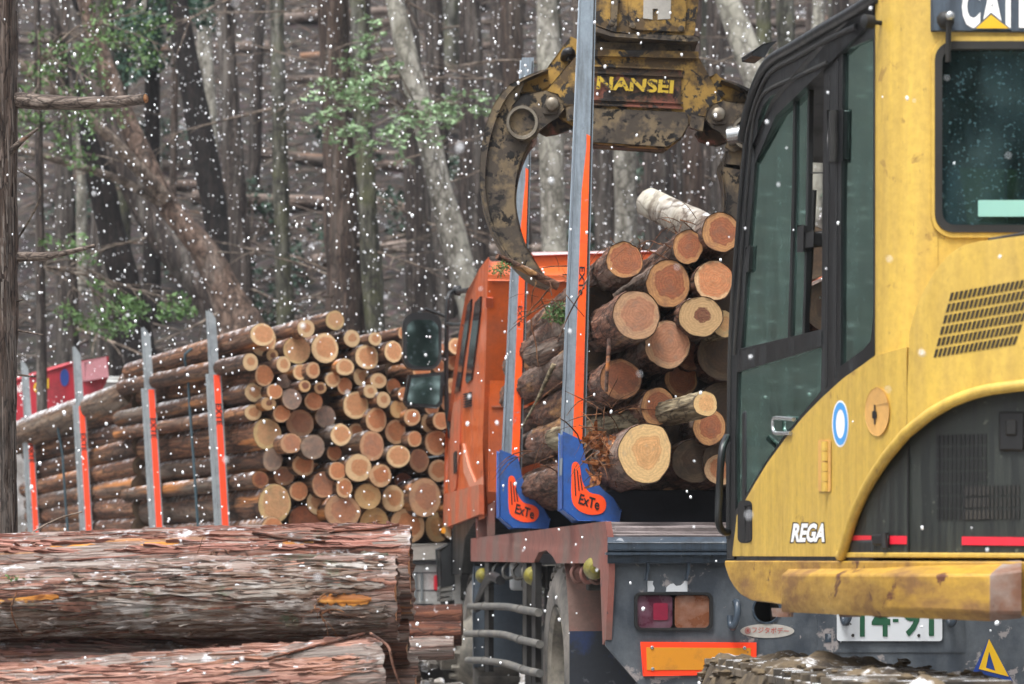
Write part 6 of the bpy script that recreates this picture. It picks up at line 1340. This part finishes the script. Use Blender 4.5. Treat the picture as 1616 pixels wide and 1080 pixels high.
# pieces on the foreground pile
def on_log(i, s_, a, r_extra=.0):
    o, p, q = FGL[i]; r0, r1 = [(.165, .158), (.105, .137), (.118, .12), (.15, .138)][i]; L = (p - q).length; R_ = r1 + (r0 - r1) * s_ / L + .008 + r_extra
    return o.matrix_world @ Vector((s_, R_ * math.cos(a), R_ * math.sin(a)))
loose('bark_strip', 'long dark bark strip lying near the end of the slanting front log', [on_log(3, .04, 1.5, .01), on_log(3, .2, 1.0, .01), on_log(3, .34, .75, .012)], .006, .004, m_bark_red, 'bark')
loose('bark_strip', 'torn bark strip hanging down at the end of the slanting front log', [on_log(3, .02, 1.5, .01), V(612, 1020, 8.1), V(620, 1050, 8.1), V(632, 1085, 8.12)], .005, .003, m_fib, 'bark')
loose('bark_strip', 'split bark stick lying on the uppermost cedar log', [on_log(0, .5, 1.0, .012), on_log(0, .36, .8, .006), on_log(0, .26, .7, .01)], .006, .004, m_bark_red, 'bark')
loose('bark_strip', 'long flat bark sliver on the upper slope of the uppermost cedar log', [on_log(0, .02, 1.1, .015), on_log(0, .1, 1.05, .006), on_log(0, .25, 1.0, .006)], .005, .004, m_bark_red, 'bark')
loose('dry_stem', 'thin curved dry stem arching over the left of the pile', [on_log(0, 1.24, 1.45, .0), V(60, 835, 8.9), V(95, 818, 8.9), V(130, 808, 8.9)], .004, .003, m_twig)
loose('dry_stem', 'thin pale root looping down the side of the torn log', [V(26, 935, 8.3), V(18, 960, 8.28), V(24, 985, 8.3), V(36, 1004, 8.34)], .003, .002, m_straw)
for k, (i, s_, a_, l_, w_) in enumerate([(1, .15, -.02, .17, .02), (0, .95, .85, .42, .022), (1, 1.2, .2, .3, .022), (0, .35, .75, .1, .018)]):
    mb = MB(); vs = []; o, p, q = FGL[i]; N_ = 26
    for j in range(N_ + 1):
        t_ = j / N_; ww = w_ * (math.sin(math.pi * (t_ * .9 + .05)) ** .5) * rnd.uniform(.55, 1.15)
        for sg in (-1, -.4, .4, 1):
            vs.append(on_log(i, s_ + l_ * (t_ - .5), a_ + sg * ww / .14 + .25 * (rnd.random() - .5) * .2, .001 - .004 * abs(sg)))
    for j in range(N_):
        for c in range(3): b = j * 4 + c; mb.f.append((b, b + 1, b + 5, b + 4)); mb.m.append(0)
    mb.v = [tuple(q) for q in vs]; c = mb.build('peeled_patch', m_peel, None, smooth=60)
    c.parent = o; c.matrix_parent_inverse = o.matrix_world.inverted()
# torn fibres over the orange patch
tangle('torn_fibres', 'torn orange bark fibres by the peeled patch on the torn log', [(500, 955, 8.33, 8, 5), (505, 965, 8.33, 6, 8), (330, 868, 8.7, 14, 4), (470, 868, 8.72, 20, 4)], m_straw, 7, (.03, .11), (.001, .004), 32)
mf = MB(); leaves(mf, V(152, 1068, 8.38), (.05, .02, .012), 120, .012, rnd, 1.0); leaves(mf, V(20, 912, 8.38), (.03, .02, .008), 40, .01, rnd, 1.0); o = mf.build('green_sprig', m_leaf_con, None, smooth=0); tag(o, 'tiny green cedar sprigs lying on the foreground logs', 'sprig', kind='stuff')

# ------------------------------------------------------------------ small pile between the trucks, rubble
for k, (x0, y0, x1, y1, d_, r_, lb) in enumerate([(610, 985, 730, 978, 15.2, .085, 'red barked log lying on the small pile between the trucks'), (615, 1002, 728, 1000, 14.9, .07, 'orange streaked log in front on the small pile between the trucks'),
        (600, 1025, 716, 1022, 14.7, .06, 'grey rotten log at the foot of the small pile between the trucks')]):
    p = V(x1, y1, d_); q = V(x0 - 250, y0 + 5, d_); make_log('timber_log', p, (q - p).normalized(), (q - p).length, r_, r_, m_bark_red if k < 2 else m_bark_fg, 'o', 950 + k, lb, 'logs of the small pile between the trucks', 30, 60, .08, fine=.006)
rub = MB()
for k in range(900):
    x = R7.uniform(-1.9, -.42); y = R7.uniform(13, 17.5); r = R7.uniform(.01, .045); rub.blob((x, y, hgt(x, y) + r * .3), r, k, 0, 6, 4, .4, (1, 1, .7))
o = rub.build('rubble', m_ground, None, smooth=40); tag(o, 'grey gravel and bark rubble on the ground between the trucks', 'gravel', kind='stuff')
# amber marker on the end of one far log
o = MB().plate(rr(697, 833, 703, 842, 2), [], lambda x: 18.45, 0, FA, .01).build('amber_tag', m_orgblob, None); tag(o, 'small amber tag on the cream log end by the cab', 'tag')

# ------------------------------------------------------------------ falling snow
fk = MB(); R8 = random.Random(88); n = 0; V_ = []; F_ = []
ph = (1 + 5 ** .5) / 2
ico = [Vector(q).normalized() for q in ((-1, ph, 0), (1, ph, 0), (-1, -ph, 0), (1, -ph, 0), (0, -1, ph), (0, 1, ph), (0, -1, -ph), (0, 1, -ph), (ph, 0, -1), (ph, 0, 1), (-ph, 0, -1), (-ph, 0, 1))]
icf = [(0, 11, 5), (0, 5, 1), (0, 1, 7), (0, 7, 10), (0, 10, 11), (1, 5, 9), (5, 11, 4), (11, 10, 2), (10, 7, 6), (7, 1, 8), (3, 9, 4), (3, 4, 2), (3, 2, 6), (3, 6, 8), (3, 8, 9), (4, 9, 5), (2, 4, 11), (6, 2, 10), (8, 6, 7), (9, 8, 1)]
SNOW_N = 17000
while n < SNOW_N:
    d_ = 31.0 * R8.random() ** (1 / 3.)
    if d_ < 3.5 or (d_ < 11.5 and R8.random() > .4): continue
    x = (R8.uniform(-200, 1816) - CX) * d_ / F; z = CZ + (HY - R8.uniform(-160, 1240)) * d_ / F
    if z < .05 or (d_ > 26 and z < hgt(x, d_)): continue
    s_ = R8.uniform(.0024, .0068) * min(1, .4 + d_ / 20) * (1.35 if R8.random() < .15 else 1); c = Vector((x, d_, z)); ex_ = R8.uniform(1.0, 1.7); sl = R8.uniform(-.3, .3)
    b = len(fk.v)
    for q in ico: fk.v.append((c.x + (q.x + sl * q.z) * s_ * R8.uniform(.75, 1.2), c.y + q.y * s_, c.z + q.z * s_ * ex_))
    for f_ in icf: fk.f.append((b + f_[0], b + f_[1], b + f_[2])); fk.m.append(0)
    n += 1
m_flake, t, p = newmat('snowflake'); p.inputs['Base Color'].default_value = (.92, .94, .97, 1); p.inputs['Roughness'].default_value = .8; p.inputs['Subsurface Weight'].default_value = 0.0
o = fk.build('snowflakes', m_flake, None, smooth=60); tag(o, 'snowflakes falling through the whole yard and forest', 'snow', kind='stuff')

# ------------------------------------------------------------------ snow-laden air
hz = MB(); hz.box((0, 26, 11.0), (110, 120, 25.0)); ho = hz.build('haze', None, None, smooth=0)
ho.data.materials.clear(); mh = bpy.data.materials.new('snowy_air'); mh.use_nodes = True; t = mh.node_tree; t.nodes.clear(); oo = t.nodes.new('ShaderNodeOutputMaterial')
pv = t.nodes.new('ShaderNodeVolumePrincipled'); pv.inputs['Color'].default_value = (.93, .95, 1, 1); pv.inputs['Density'].default_value = .0006; t.links.new(pv.outputs[0], oo.inputs['Volume'])
ho.data.materials.append(mh); tag(ho, 'thin snowy haze hanging in the air of the whole yard', 'haze', kind='stuff')
SC.cycles.volume_bounces = 0
